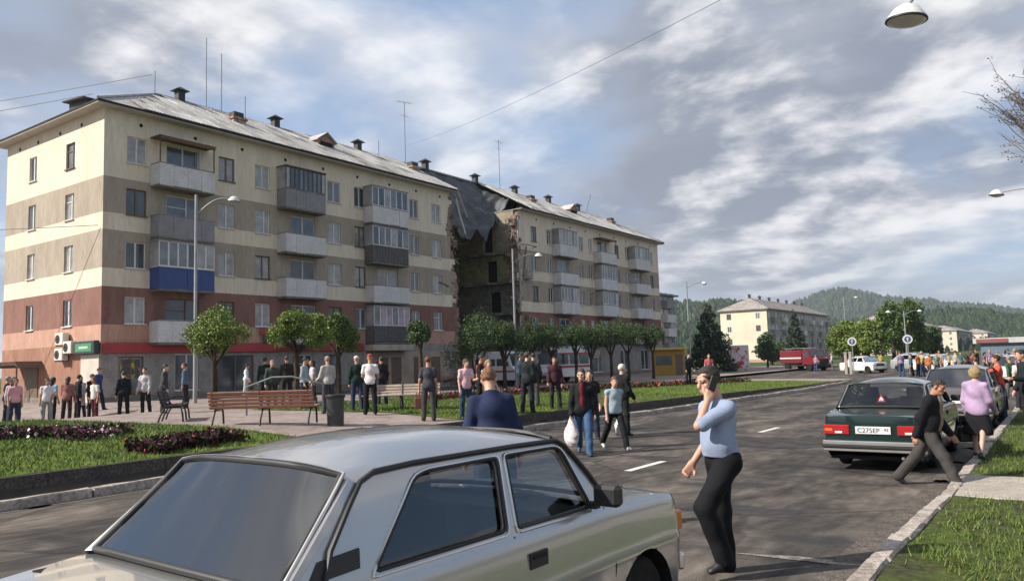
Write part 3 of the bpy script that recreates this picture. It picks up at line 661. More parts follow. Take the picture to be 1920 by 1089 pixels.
# balconies ------------------------------------------------------------
def balcony(y0, y1, floor, kind, panel, seed):
    zf = (11.68, 8.96, 6.26, 3.50)[floor]; L_ = y1-y0; d = .86; r = random.Random(seed)
    b = empty('balcony', Vector((XF, (y0+y1)/2, zf))-BASE); b.parent = bld
    mb = MB(); mb.cbox(.0, d, -L_/2, L_/2, -.14, 0, .015); mb.build('floor_slab', slab, b)
    pm_ = {'w': whitepanel, 'g': greypanel, 'd': dgpanel, 'b': bluepanel}[panel]
    n = max(4, int(L_/.8)); H = 1.08
    if panel == 'd':
        m_ = int(L_/.14)
        me = MB(); me.box(-.012, .012, -.055, .055, .04, H); me = me.mesh('slat', pm_)
        for i in range(m_): obj('slat', me, b, (d-.02, -L_/2+.07+i*(L_-.14)/(m_-1), 0))
    else:
        for i in range(n):
            a = -L_/2+i*L_/n; mb = MB(); q = r.uniform(-.012, .012); mb.box(d-.03+q, d-.005+q, a+.006, a+L_/n-.006, -.05, H+r.uniform(-.015, .015)); mb.build('parapet_panel', pm_, b)
    for s in (-1, 1):
        mb = MB(); mb.box(.02, d-.035, s*L_/2-.012-s*.012, s*L_/2+.012-s*.012, -.05, H); mb.build('side_panel', pm_, b)
    mb = MB(); mb.box(d-.06, d+.01, -L_/2, L_/2, H+.02, H+.06); mb.box(0, d-.06, -L_/2, -L_/2+.05, H+.02, H+.06); mb.box(0, d-.06, L_/2-.05, L_/2, H+.02, H+.06); mb.build('rail', greypanel if panel != 'b' else whitep, b)
    if kind == 'canopy':
        mb = MB()
        for s in (-1, 1): mb.box(d-.06, d-.01, s*(L_/2-.04)-.025, s*(L_/2-.04)+.025, H+.06, 2.5)
        mb.box(0, d+.05, -L_/2-.05, L_/2+.05, 2.5, 2.56); mb.box(d-.03, d+.05, -L_/2, L_/2, 2.36, 2.5); mb.build('canopy_frame', rust, b)
    if kind in ('glazed', 'dense', 'lilac'):
        fm = whitep if kind != 'dense' else M('dark_glazing_frame', (.06, .05, .045), .6); k = 9 if kind == 'dense' else 6
        for i in range(k):
            a = -L_/2+i*L_/k; mb = MB(); t = .05 if kind == 'dense' else .045
            mb.box(d-.045, d-.005, a, a+t, H+.06, 2.45); mb.box(d-.045, d-.005, a+L_/k-t, a+L_/k-.001, H+.06, 2.45); mb.box(d-.045, d-.005, a+t, a+L_/k-t, 2.39, 2.45); mb.box(d-.045, d-.005, a+t, a+L_/k-t, H+.06, H+.11)
            w_ = mb.build('glazing_frame', fm, b)
            mb = MB(); mb.box(d-.03, d-.02, a+t, a+L_/k-t, H+.1, 2.40); mb.build('pane', lilac if kind == 'lilac' and i % 3 else GL[r.choices([0, 1, 2], [.35, .2, .45])[0]], w_)
        for s in (-1, 1):
            mb = MB(); mb.box(.02, d-.05, s*L_/2-.01-s*.014, s*L_/2+.01-s*.014, H+.06, 2.45); mb.build('side_glazing', GL[1], b)
        mb = MB(); mb.box(0, d+.06, -L_/2-.04, L_/2+.04, 2.452, 2.52); mb.build('balcony_roof', greypanel if kind != 'dense' else rust, b)
    return b
BL = [(21.75, 24.95), (29.75, 32.85), (36.95, 40.45)]; BR = [(61.1, 64.4), (69.1, 72.5), (77.0, 80.6)]
SPEC = [[('canopy', 'w'), ('open', 'g'), ('glazed', 'b'), ('open', 'w')], [('dense', 'g'), ('open', 'w'), ('open', 'w'), ('open', 'w')], [('glazed', 'w'), ('glazed', 'd'), ('open', 'w'), ('lilac', 'd')]]
SPECR = [[('glazed', 'w'), ('open', 'w'), ('glazed', 'w'), ('open', 'w')], [('canopy', 'w'), ('glazed', 'w'), ('glazed', 'w'), ('open', 'w')], [('glazed', 'w'), ('open', 'w'), ('open', 'w'), ('open', 'w')]]
for cset, spec in ((BL, SPEC), (BR, SPECR)):
    for c, (a, b) in enumerate(cset):
        for fl in range(4): balcony(a, b, fl, *spec[c][fl], c*10+fl)
# shop front pieces
mb = MB(); mb.cbox(XF+.01, XF+.16, YC+.05, 36.6, 2.98, 3.5, .02); bpart(mb, 'fascia_sign', redsign)
mb = MB(); mb.cbox(XF+.17, XF+.24, 28.6, 30.6, 3.5, 3.95, .02); bpart(mb, 'shop_sign', M('green_shop_sign', (.02, .09, .045), .5))
mb = MB(); mb.cbox(XF+.17, XF+.23, 28.4, 30.8, 3.97, 4.35, .02); bpart(mb, 'shop_sign', redsign)
mb = MB(); mb.cbox(XF+.01, XF+.9, 36.8, 40.8, 2.95, 3.35, .03); bpart(mb, 'entrance_canopy', M('beige_canopy', (.42, .36, .29), .8, var=.15))
mb = MB(); mb.cbox(XF+.005, XF+.08, 36.7, 45.6, .2, 2.9, .01); bpart(mb, 'beige_shopfront', M('beige_shopfront', (.38, .31, .245), .8, var=.15, scale=1))
for q in (38.0, 39.3, 41.6, 43.5): mb = MB(); mb.box(XF+.082, XF+.10, q, q+1.0, .65, 2.5); bpart(mb, 'shop_door', brownp)
mb = MB(); mb.box(-39.85, -38.1, YC-.05, YC-.005, .3, 2.95); bpart(mb, 'white_tiled_panel', M('white_tile_panel', (.50, .45, .39), .6, var=.1, scale=2))
gs = MB(); gs.cbox(-40.03, -38.02, YC-.32, YC-.052, 2.98, 3.62, .03, 0); gs.box(-39.85, -38.3, YC-.33, YC-.321, 3.1, 3.5, 1)
gs.box(-39.5, -38.6, YC-.338, YC-.331, 3.24, 3.36, 2)
o = bpart(gs, 'shop_sign', [M('sign_case_dark', (.02, .035, .028), .5), M('sign_green', (.05, .22, .11), .5, var=.2, scale=4), M('sign_pale_print', (.35, .48, .38), .6)])
def ac_unit(x, z, lab):
    a = empty('air_conditioner', (x, YC-.02, z)); tag(a, lab, 'air conditioner', 'air conditioners on the lit end wall')
    mb = MB(); mb.cbox(-.42, .42, -.36, -.04, 0, .62, .03); mb.build('casing', M('ac_white', (.62, .58, .52), .5, var=.08), a)
    mb = MB(); mb.lathe([(.22, 0), (.22, -.02), (.05, -.025), (.04, 0)], 18, (-.12, -.361, .31), axis='Y'); mb.build('fan_grille', blackm, a)
    mb = MB(); mb.box(-.36, -.31, -.36, .02, -.05, 0); mb.box(.31, .36, -.36, .02, -.05, 0); mb.build('bracket', rust, a)
ac_unit(-41.45, 3.5, 'upper white air conditioner box on the sunlit end wall'); ac_unit(-41.5, 2.72, 'lower white air conditioner box on the sunlit end wall')
ac_unit(-40.6, 3.05, 'white air conditioner box on the end wall next to the green sign')
mb = MB(); mb.prism([(-1.5, 0), (-1.1, .32), (1.1, .32), (1.5, 0), (1.0, .12), (-1.0, .12)], -1.3, 0, 'Y'); o = mb.build('porch_canopy', M('porch_felt', (.075, .05, .04), .8), bld, None, Vector((-45.2, YC, 2.45))-BASE)
mb = MB(); mb.box(-.75, .75, -.03, .0, -1.95, 0); mb.build('entrance_door', brownp, bld, None, Vector((-45.2, YC-.01, 2.4))-BASE)
for s in (-1, 1):
    mb = MB(); mb.tube([(0, 0, -2.0), (0, 0, .1)], .04, 6); mb.build('canopy_post', rust, bld, None, Vector((-45.2+s*1.1, YC-1.2, 2.45))-BASE)
# plinth
mb = MB(); mb.box(XB-.02, XF+.045, YC-.045, YC+.2, -.3, .85); mb.box(XF-.2, XF+.046, YC+.2, 46.0, -.3, .84); mb.box(XF-.2, XF+.046, 55.6, 84.7, -.3, .5); bpart(mb, 'plinth', M('plinth_render', (.20, .175, .155), .9, var=.2))
# ------------------------------------------------------------------ people: signed-distance bodies and clothes meshed with surface nets
def _cap(P, a, b, ra, rb):
    a = np.asarray(a, np.float32); b = np.asarray(b, np.float32); ab = b-a; l2 = float(ab @ ab)+1e-9
    t = np.clip(((P-a) @ ab)/l2, 0, 1); return np.linalg.norm(P-a-t[..., None]*ab, axis=-1)-(ra+(rb-ra)*t)
def _ell(P, c, r, rot=None):
    q = P-np.asarray(c, np.float32)
    if rot is not None: q = q @ np.asarray(rot, np.float32)
    r = np.asarray(r, np.float32); k0 = np.linalg.norm(q/r, axis=-1); k1 = np.linalg.norm(q/(r*r), axis=-1)+1e-6
    return k0*(k0-1)/k1
def sdf_mesh(prims, res, cuts=(), k=.035, wr=0.0, wf=22.0, seed=0, smooth=2):
    """prims: ('cap',a,b,ra,rb) | ('ell',c,r,rot); cuts: (point, normal) keep where (p-point).n < 0"""
    lo = np.full(3, 1e9); hi = -lo
    for p in prims:
        if p[0] == 'cap':
            for c, r in ((p[1], p[3]), (p[2], p[4])): lo = np.minimum(lo, np.asarray(c)-r); hi = np.maximum(hi, np.asarray(c)+r)
        else: r = max(p[2]); lo = np.minimum(lo, np.asarray(p[1])-r); hi = np.maximum(hi, np.asarray(p[1])+r)
    lo -= 2.5*res+wr; hi += 2.5*res+wr; n = np.ceil((hi-lo)/res).astype(int)+1
    ax = [lo[i]+res*np.arange(n[i]) for i in range(3)]
    D = np.full(n, 1.0, np.float32)
    for p in prims:
        if p[0] == 'cap': pl = np.minimum(np.asarray(p[1])-p[3], np.asarray(p[2])-p[4]); ph = np.maximum(np.asarray(p[1])+p[3], np.asarray(p[2])+p[4])
        else: r = max(p[2]); pl = np.asarray(p[1])-r; ph = np.asarray(p[1])+r
        mg = max(.09, 3*res); s = [slice(max(0, int((pl[i]-mg-lo[i])/res)), min(n[i], int((ph[i]+mg-lo[i])/res)+2)) for i in range(3)]
        g = np.stack(np.meshgrid(ax[0][s[0]], ax[1][s[1]], ax[2][s[2]], indexing='ij'), -1).astype(np.float32)
        d = _cap(g, *p[1:]) if p[0] == 'cap' else _ell(g, *p[1:])
        o = D[s[0], s[1], s[2]]; h = np.maximum(k-np.abs(o-d), 0)/k; D[s[0], s[1], s[2]] = np.minimum(o, d)-h*h*k*.25
    if wr or cuts:
        g = np.stack(np.meshgrid(*ax, indexing='ij'), -1)
        if wr:
            x, y, z = g[..., 0], g[..., 1], g[..., 2]; q = seed*1.7
            D = D+wr*(np.sin(wf*(z*1.1+.6*x)+q+2*np.sin(5*x+q))*np.cos(wf*.5*(x-y)+q)+.6*np.sin(wf*1.9*(z*.7-y*.8+.5*x)+2*q)).astype(np.float32)*.6
        for (pt, nr) in cuts: D = np.maximum(D, ((g-np.asarray(pt)) @ np.asarray(nr)).astype(np.float32))
    return surface_net(D, lo, res)
def surface_net(D, lo, res):
    ins = D < 0; nx, ny, nz = D.shape
    c = np.zeros((nx-1, ny-1, nz-1), np.int8)
    for i in (0, 1):
        for j in (0, 1):
            for k in (0, 1): c += ins[i:nx-1+i, j:ny-1+j, k:nz-1+k]
    act = (c > 0) & (c < 8); idx = np.full(act.shape, -1, np.int32); cells = np.argwhere(act); idx[act] = np.arange(len(cells))
    acc = np.zeros((len(cells), 3), np.float32); cnt = np.zeros(len(cells), np.float32)
    cx, cy, cz = cells.T
    E = [((0,0,0),(1,0,0)),((0,1,0),(1,1,0)),((0,0,1),(1,0,1)),((0,1,1),(1,1,1)),((0,0,0),(0,1,0)),((1,0,0),(1,1,0)),((0,0,1),(0,1,1)),((1,0,1),(1,1,1)),((0,0,0),(0,0,1)),((1,0,0),(1,0,1)),((0,1,0),(0,1,1)),((1,1,0),(1,1,1))]
    for a, b in E:
        da = D[cx+a[0], cy+a[1], cz+a[2]]; db = D[cx+b[0], cy+b[1], cz+b[2]]; m = (da < 0) != (db < 0)
        t = np.where(m, da/np.where(np.abs(da-db) < 1e-9, 1, da-db), 0)[:, None]
        p = np.asarray(a, np.float32)+t*(np.asarray(b, np.float32)-np.asarray(a, np.float32)); acc += np.where(m[:, None], p, 0); cnt += m
    V = (cells+acc/np.maximum(cnt, 1)[:, None])*res+lo
    Fs = []
    for axis in range(3):
        sl0 = [slice(None)]*3; sl1 = [slice(None)]*3; sl0[axis] = slice(0, -1); sl1[axis] = slice(1, None)
        a, b = ins[tuple(sl0)], ins[tuple(sl1)]; ch = np.argwhere(a != b)
        if not len(ch): continue
        u, v = [(1, 2), (2, 0), (0, 1)][axis]
        ch = ch[(ch[:, u] > 0) & (ch[:, v] > 0) & (ch[:, u] < idx.shape[u]) & (ch[:, v] < idx.shape[v])]
        fl = a[ch[:, 0], ch[:, 1], ch[:, 2]]
        def at(du, dv):
            q = ch.copy(); q[:, u] += du; q[:, v] += dv; return idx[q[:, 0], q[:, 1], q[:, 2]]
        q = np.stack([at(-1, -1), at(0, -1), at(0, 0), at(-1, 0)], 1); q[~fl] = q[~fl][:, ::-1]; Fs.append(q)
    return V, np.concatenate(Fs)
def _rx(a): c, s = math.cos(a), math.sin(a); return np.array([[1, 0, 0], [0, c, -s], [0, s, c]])
def _ry(a): c, s = math.cos(a), math.sin(a); return np.array([[c, 0, s], [0, 1, 0], [-s, 0, c]])
def _rz(a): c, s = math.cos(a), math.sin(a); return np.array([[c, -s, 0], [s, c, 0], [0, 0, 1]])
def cloth(c, rough=.85): return M('cloth_%d_%d_%d' % tuple(int(v*255) for v in c), c, rough, var=.14, scale=5, bump=.55, bscale=8)
def skin_m(k=0): return M('skin_%d' % k, [(.46, .25, .17), (.40, .20, .13), (.52, .31, .23), (.36, .17, .10)][k], .55, var=.08, scale=14)
HAIRC = {'black': (.012, .010, .009), 'brown': (.05, .03, .018), 'dark': (.022, .016, .012), 'grey': (.22, .20, .18), 'white': (.60, .56, .50), 'red': (.12, .05, .022), 'blond': (.28, .19, .09), 'ginger': (.17, .075, .03)}
def hair_m(c): return M('hair_'+c, HAIRC[c], .6, var=.3, scale=60, bump=.5, bscale=150)
def ik(a, b, l1, l2, pole):
    a, b = np.asarray(a, float), np.asarray(b, float); d = b-a; L_ = min(np.linalg.norm(d), (l1+l2)*.999); d /= np.linalg.norm(d)+1e-9; b = a+d*L_
    x = (l1*l1-l2*l2+L_*L_)/(2*L_); h = math.sqrt(max(0, l1*l1-x*x)); p = np.asarray(pole, float); p = p-d*(p@d); p /= np.linalg.norm(p)+1e-9
    return a+d*x+p*h, b
def skeleton(h, pose):
    s = h/1.78; J = {}; g = pose.get
    lean, twist, side = R(g('lean', 2)), R(g('twist', 0)), R(g('side', 0))
    legs = {}; zmin = 1e9
    for nm, sx in (('L', -1), ('R', 1)):
        th, outw, kn = g('leg'+nm, (0, 3, 3)); th, outw, kn = R(th), R(outw), R(kn)
        hip = np.array([sx*.092, 0, 0])*s; Rr = _ry(-sx*outw) @ _rx(th); kd = Rr @ np.array([0, 0, -1.]); knee = hip+kd*.435*s
        Rs = _ry(-sx*outw*.6) @ _rx(th-kn); ank = knee+Rs @ np.array([0, 0, -1.])*.43*s; legs[nm] = (hip, knee, ank, th-kn); zmin = min(zmin, ank[2])
    root = np.array([0, 0, -zmin+.085*s])
    if g('sit'): root = np.array([0, 0, g('sit')+.09*s])
    for nm in 'LR': J['hip'+nm], J['knee'+nm], J['ank'+nm] = [p+root for p in legs[nm][:3]]; J['fp'+nm] = legs[nm][3]
    T = _rz(-twist) @ _rx(-lean) @ _ry(side); J['T'] = T; J['pel'] = root
    tp = lambda x, y, z: root+T @ (np.array([x, y, z])*s)
    J['tp'] = tp; J['belly'] = tp(0, .005, .17); J['chest'] = tp(0, 0, .36); J['neck'] = tp(0, -.005, .54)
    hy, hp = g('head', (0, 0)); H = T @ _rz(-R(hy)) @ _rx(-R(hp)); J['H'] = H; hc = tp(0, .02, .60)+H @ np.array([0, .012, .085])*s; J['head'] = hc; J['hp_'] = lambda x, y, z: hc+H @ (np.array([x, y, z])*s)
    sw = g('shoulder', .172)
    for nm, sx in (('L', -1), ('R', 1)):
        sh = tp(sx*sw, -.005, .440); J['sh'+nm] = sh; tgt = g('hand'+nm)
        if tgt is not None:
            el, wr = ik(sh, root*0+np.array(tgt)*s, .29*s, .25*s, g('pole'+nm, (sx*.6, -.6, -.6)))
        else:
            f_, o_, e_ = g('arm'+nm, (4, 8, 12)); f_, o_, e_ = R(f_), R(o_), R(e_)
            d1 = T @ _ry(-sx*o_) @ _rx(f_) @ np.array([0, 0, -1.]); el = sh+d1*.29*s
            d2 = T @ _ry(-sx*o_*.5) @ _rx(f_+e_) @ np.array([0, 0, -1.]); wr = el+d2*.25*s
        J['el'+nm], J['wr'+nm] = el, wr
        fd = (wr-el); fd /= np.linalg.norm(fd)+1e-9; J['hd'+nm] = fd
    J['s'] = s; return J
def hand_prims(J, nm, fine, grip=0.0, palm=None):
    s = J['s']; w = J['wr'+nm]; d = J['hd'+nm]; sx = -1 if nm == 'L' else 1
    side = np.array(palm if palm is not None else (-sx, .25, 0.)); side = side-d*(side@d); side /= np.linalg.norm(side)+1e-9      # palm faces this way
    across = np.cross(d, side)*(1 if nm == 'L' else -1)                                                                      # towards the thumb
    pc = w+d*.055*s
    if not fine: return [('cap', w, w+d*.085*s, .028*s, .036*s), ('cap', w+d*.09*s, w+d*.155*s+side*.02*s, .030*s, .02*s), ('cap', w+d*.04*s+across*.025*s, w+d*.10*s+across*.052*s, .015*s, .012*s)]
    pr = []
    for q in (-.027, -.009, .009, .027): pr.append(('cap', w+across*q*.75*s, w+d*.088*s+across*q*s, .0165*s, .0125*s))
    for q, l in ((.028, .070), (.0095, .080), (-.0095, .074), (-.028, .058)):
        a = w+d*.088*s+across*q*s; c1 = math.radians(18+55*grip); c2 = math.radians(40+95*grip)
        b = a+(d*math.cos(c1)+side*math.sin(c1))*l*.45*s; c = b+(d*math.cos(c2)+side*math.sin(c2))*l*.36*s; e = c+(d*math.cos(c2*1.3)+side*math.sin(c2*1.3))*l*.25*s
        pr += [('cap', a, b, .0098*s, .0088*s), ('cap', b, c, .0088*s, .0078*s), ('cap', c, e, .0078*s, .0068*s)]
    a = w+d*.025*s+across*.026*s; b = a+(d*.55+across*.72+side*.3)*.042*s; c = b+(d*.85+across*.2+side*.45)*.036*s
    pr += [('cap', a, b, .0135*s, .0115*s), ('cap', b, c, .0112*s, .0085*s)]
    return pr
def person(loc, heading, h, pose, wear, label, res=.024, fine=False, group=None, skin=0, fat=0.0, register=True):
    """wear: dict(top=(kind,colour), bottom=(kind,colour), hair=(kind,colour), shoes=colour)"""
    J = skeleton(h, pose); s = J['s']; tp = J['tp']; H = J['H']; hpf = J['hp_']; T = J['T']; g = wear.get
    root = empty('person', loc, -R(heading)); tag(root, label, 'person', group)
    def add(name, prims, mat, r=res, **kw):
        V, Fq = sdf_mesh(prims, r, **kw); return obj(name, np_mesh(name, V, Fq, mat, True), root)
    hr = (.007 if fine else (min(res, .016) if res < .03 else res*.6))
    # body -------------------------------------------------------------
    B = [('ell', hpf(0, -.012, .03), (.076*s, .096*s, .088*s), H), ('ell', hpf(0, .026, -.045), (.058*s, .066*s, .075*s), H), ('cap', hpf(0, .062, -.092), hpf(0, .055, -.075), .026*s, .03*s),
         ('cap', J['neck']-T@np.array([0, 0, .03])*s, hpf(0, -.018, -.05), .058*s, .052*s),
         ('cap', hpf(0, .088, .012), hpf(0, .108, -.022), .011*s, .016*s), ('ell', hpf(-.079, -.008, -.012), (.010*s, .022*s, .033*s), H), ('ell', hpf(.079, -.008, -.012), (.010*s, .022*s, .033*s), H)]
    if fine:
        B += [('cap', hpf(-.045, .080, .026), hpf(.045, .080, .026), .012*s, .012*s), ('cap', hpf(-.022, .086, -.062), hpf(.022, .086, -.062), .009*s, .009*s), ('cap', hpf(-.018, .083, -.076), hpf(.018, .083, -.076), .009*s, .009*s),
              ('ell', hpf(-.045, .062, -.022), (.024*s, .026*s, .024*s), H), ('ell', hpf(.045, .062, -.022), (.024*s, .026*s, .024*s), H), ('ell', hpf(0, .018, -.10), (.05*s, .05*s, .03*s), H)]
    hk = .018
    for nm in 'LR':
        B += [('cap', J['sh'+nm], J['el'+nm], .047*s, .040*s), ('cap', J['el'+nm], J['wr'+nm], .040*s, .027*s)]
        B += hand_prims(J, nm, fine, pose.get('grip'+nm, .15), pose.get('palm'+nm))
        B += [('cap', J['hip'+nm], J['knee'+nm], .078*s, .053*s), ('cap', J['knee'+nm], J['ank'+nm], .053*s, .036*s)]
        fdir = np.array([0, math.cos(max(-.9, min(.5, -J['fp'+nm]*.0))), 0]); 
    B += [('ell', J['chest'], (.135*s, .085*s, .17*s), T), ('ell', J['belly'], (.12*s, .085*s, .17*s), T), ('ell', J['pel'], (.13*s, .09*s, .12*s), T), ('cap', tp(-.13, 0, .44), tp(.13, 0, .44), .045*s, .045*s)]
    add('body', B, skin_m(skin), hr if fine else (min(res, .02) if res < .03 else res*.75), k=.022 if not fine else .016)
    # shoes ------------------------------------------------------------
    sc_ = g('shoes', (.02, .018, .017)); S = []
    for nm in 'LR':
        a = J['ank'+nm]; fp = J['fp'+nm]; ang = min(.05, max(-1.0, fp*.85 if fp < 0 else fp*.5)); rt = _rx(ang)
        toe = math.radians(6)*(-1 if nm == 'L' else 1); rt = _rz(-toe) @ rt
        S += [('cap', a+rt@np.array([0, -.035, -.045])*s, a+rt@np.array([0, .07, -.05])*s, .038*s, .040*s), ('cap', a+rt@np.array([0, .07, -.05])*s, a+rt@np.array([0, .15, -.058])*s, .040*s, .028*s), ('cap', a+rt@np.array([0, -.01, 0])*s, a+rt@np.array([0, -.01, -.04])*s, .04*s, .04*s)]
    add('shoes', S, M('shoe_%d' % int(sc_[0]*255), sc_, .5, var=.2, scale=9), min(res, .016) if res < .03 else res*.7, k=.02)
    # lower garment ------------------------------------------------------
    bk, bc = g('bottom', ('trousers', (.03, .03, .035))); bm = cloth(bc); f = fat
    hips = [('ell', J['pel']+T@np.array([0, -.005, .015])*s, ((.162+f*.5)*s, (.118+f*.6)*s, .15*s), T)]
    if bk in ('trousers', 'jeans', 'shorts'):
        Pm = list(hips)
        for nm in 'LR':
            Pm += [('cap', J['hip'+nm], J['knee'+nm], (.098+f*.45)*s, (.074+f*.4)*s)]
            if bk != 'shorts':
                ak = J['ank'+nm]; e = ak+np.array([0, -.008, -.02])*s; Pm += [('cap', J['knee'+nm], e, (.075+f*.4)*s, (.069+f*.35)*s)]
        add('trousers' if bk != 'shorts' else 'shorts', Pm, bm, res if not fine else .010, k=.035, wr=.007*s if res < .03 else 0, wf=20, seed=int(h*100),
            cuts=[(J['pel']+T@np.array([0, 0, .11])*s, T@np.array([0, 0, 1.]))])
    else:
        ln = {'skirt': .48, 'dress': .62, 'longdress': .80}[bk]; c = J['pel']; bot = c+np.array([0, .0, -ln])*s
        Pm = list(hips)+[('cap', c+np.array([q*.05, 0, -.05])*s, bot+np.array([q*.13, 0, .06])*s, .13*s, .135*s) for q in (-1, 0, 1)]
        add('skirt', Pm, bm, res, k=.05, wr=.010*s, wf=14, seed=int(h*100), cuts=[(bot, np.array([0, 0, -1.])), (c+np.array([0, 0, .13])*s, np.array([0, 0, 1.]))])
    # upper garment -------------------------------------------------------
    tk, tcol = g('top', ('shirt', (.4, .4, .45))); tm = cloth(tcol) if tk != 'blouse' else M('print_%d_%d_%d' % tuple(int(v*255) for v in tcol), tcol, .85, var=.1, scale=16, col2=tuple(min(.68, v*.5+.36) for v in tcol), lo=.52, hi=.58, bump=.4, bscale=8); th = .008 if tk in ('tshirt', 'blouse') else (.012 if tk in ('shirt', 'rolled') else .019)
    Tm = [('ell', J['chest']+T@np.array([0, 0, -.02])*s, ((.150+th+f*.4)*s, (.105+th+f*.6)*s, .19*s), T), ('ell', J['belly']+T@np.array([0, .012+f*.5, -.02])*s, ((.145+th+f)*s, (.10+th+f)*s, .20*s), T), ('cap', tp(-.03, -.012, .475), tp(-.165, -.01, .442), (.058+th*.5)*s, (.050+th*.5)*s), ('cap', tp(.03, -.012, .475), tp(.165, -.01, .442), (.058+th*.5)*s, (.050+th*.5)*s),
          ('ell', J['pel']+T@np.array([0, 0, .0])*s, (((.174 if tk != 'rolled' else .150)+th+f*(.8 if tk != 'rolled' else .45))*s, ((.130 if tk != 'rolled' else .112)+th+f*.6)*s, .19*s), T), ('cap', tp(0, -.005, .46), tp(0, -.008, .535 if tk not in ('jacket', 'coat') else .575), .078*s, .066*s)]
    for nm in 'LR':
        a, e, w = J['sh'+nm], J['el'+nm], J['wr'+nm]
        if tk in ('tshirt', 'blouse'): Tm += [('cap', a, a+(e-a)*.62, (.052+th)*s, (.054+th)*s)]
        elif tk == 'vest': Tm += [('cap', a, a+(e-a)*.15, .058*s, .05*s)]
        elif tk == 'rolled': Tm += [('cap', a, a+(e-a)*.86, (.053+th)*s, (.053+th)*s)]
        else: Tm += [('cap', a, e, (.051+th)*s, (.044+th)*s), ('cap', e, w-(w-e)*.04, (.044+th)*s, (.034+th)*s)]
    hem = {'jacket': -.15, 'coat': -.40, 'tshirt': -.07, 'blouse': -.09, 'shirt': -.06, 'rolled': .035, 'vest': -.06}.get(tk, -.06)
    if tk == 'coat': Tm += [('cap', J['pel'], J['pel']+np.array([0, 0, -.42])*s, .165*s, .175*s)]
    add({'jacket': 'jacket', 'coat': 'coat', 'tshirt': 't_shirt', 'blouse': 'blouse'}.get(tk, 'shirt'), Tm, tm, res if not fine else .010, k=.04, wr=(.009 if tk != 'jacket' else .013)*s if res < .03 else 0, wf=17, seed=int(h*173),
        cuts=[(J['pel']+T@np.array([0, 0, hem])*s, T@np.array([0, .12, -1.])), (tp(0, 0, .525 if tk not in ('jacket', 'coat') else .548), T@np.array([0, .0 if tk in ('jacket', 'coat') else -.25, 1.]))])
    if g('inner'):   # a shirt or sweater showing in an open jacket
        Im = [('ell', J['chest']+T@np.array([0, .030+f*.3, .01])*s, (.075*s, .118*s, .20*s), T), ('ell', J['belly']+T@np.array([0, .045+f, -.02])*s, (.07*s, (.112+f*.6)*s, .19*s), T)]
        add('jumper', Im, cloth(g('inner')), min(res, .02), k=.03, cuts=[(J['pel']+T@np.array([0, 0, -.04])*s, T@np.array([0, 0, -1.])), (tp(0, 0, .50), T@np.array([0, -.6, 1.]))])
    # hair -----------------------------------------------------------------
    hk_, hc_ = g('hair', ('short', 'dark'))
    front = (hpf(0, .050, .035), H@np.array([0, .85, -.55])); low = (hpf(0, -.05, -.045), H@np.array([0, .75, -1.]))
    A = [('ell', hpf(0, -.018, .034), (.0825*s, .101*s, .0945*s), H)]
    if hk_ == 'bald': add('hair', A and [('ell', hpf(0, -.024, .012), (.083*s, .098*s, .086*s), H)], hair_m(hc_), hr, cuts=[(hpf(0, -.02, .05), H@np.array([0, .6, 1.])), low, (hpf(0, .03, 0), H@np.array([0, 1., -.3]))])
    elif hk_ == 'short': add('hair', A, hair_m(hc_), hr, cuts=[front, low], wr=.009, wf=85)
    elif hk_ == 'long': add('hair', A+[('cap', hpf(0, -.06, .02), hpf(0, -.075, -.18), .085*s, .07*s)], hair_m(hc_), hr, cuts=[(hpf(0, .052, .03), H@np.array([0, .9, -.4]))], k=.04, wr=.006, wf=40)
    elif hk_ == 'bob': add('hair', A+[('ell', hpf(0, -.035, .0), (.112*s, .11*s, .125*s), H)], hair_m(hc_), hr, cuts=[(hpf(0, .045, .03), H@np.array([0, .9, -.45]))], k=.03, wr=.010, wf=45)
    elif hk_ == 'bun': add('hair', A+[('ell', hpf(0, -.11, .07), (.045*s, .045*s, .045*s), H)], hair_m(hc_), hr, cuts=[front, (hpf(0, -.05, -.075), H@np.array([0, .3, -1.]))])
    elif hk_ == 'cap':
        add('cap', [('ell', hpf(0, -.012, .048), (.090*s, .108*s, .088*s), H)], cloth(hc_), hr, cuts=[(hpf(0, 0, .035), H@np.array([0, 0, -1.]))])
        add('cap_peak', [('ell', hpf(0, .105, .045), (.07*s, .065*s, .012*s), H)], cloth(hc_), hr)
    if fine:
        for sx in (-1, 1):
            e = sdf_mesh([('ell', hpf(sx*.032, .078, .008), (.012*s, .012*s, .010*s), H)], .004); obj('eye', np_mesh('eye', e[0], e[1], M('eye_dark', (.03, .022, .018), .15, var=0), True), root)
            e = sdf_mesh([('cap', hpf(sx*.018, .092, .030), hpf(sx*.05, .084, .032), .005*s, .004*s)], .004); obj('eyebrow', np_mesh('eyebrow', e[0], e[1], hair_m(hc_ if isinstance(hc_, str) else 'dark'), True), root)
    root['j'] = 0; del root['j']
    return root, J
# ------------------------------------------------------------------ vehicles
from mathutils.geometry import tessellate_polygon
def glass_material(name, tint, ior=1.7):
    if name in _mats: return _mats[name]
    m = bpy.data.materials.new(name); m.use_nodes = True; n = m.node_tree; n.nodes.clear(); lk = n.links.new
    o = n.nodes.new('ShaderNodeOutputMaterial'); mx = n.nodes.new('ShaderNodeMixShader'); tr = n.nodes.new('ShaderNodeBsdfTransparent'); gl = n.nodes.new('ShaderNodeBsdfGlossy'); fr = n.nodes.new('ShaderNodeFresnel')
    tr.inputs[0].default_value = (*tint, 1); gl.inputs['Roughness'].default_value = .015; fr.inputs[0].default_value = ior
    lk(fr.outputs[0], mx.inputs[0]); lk(tr.outputs[0], mx.inputs[1]); lk(gl.outputs[0], mx.inputs[2]); lk(mx.outputs[0], o.inputs[0]); _mats[name] = m; return m
CGL = glass_material('car_glass', (.72, .75, .74), 1.9)
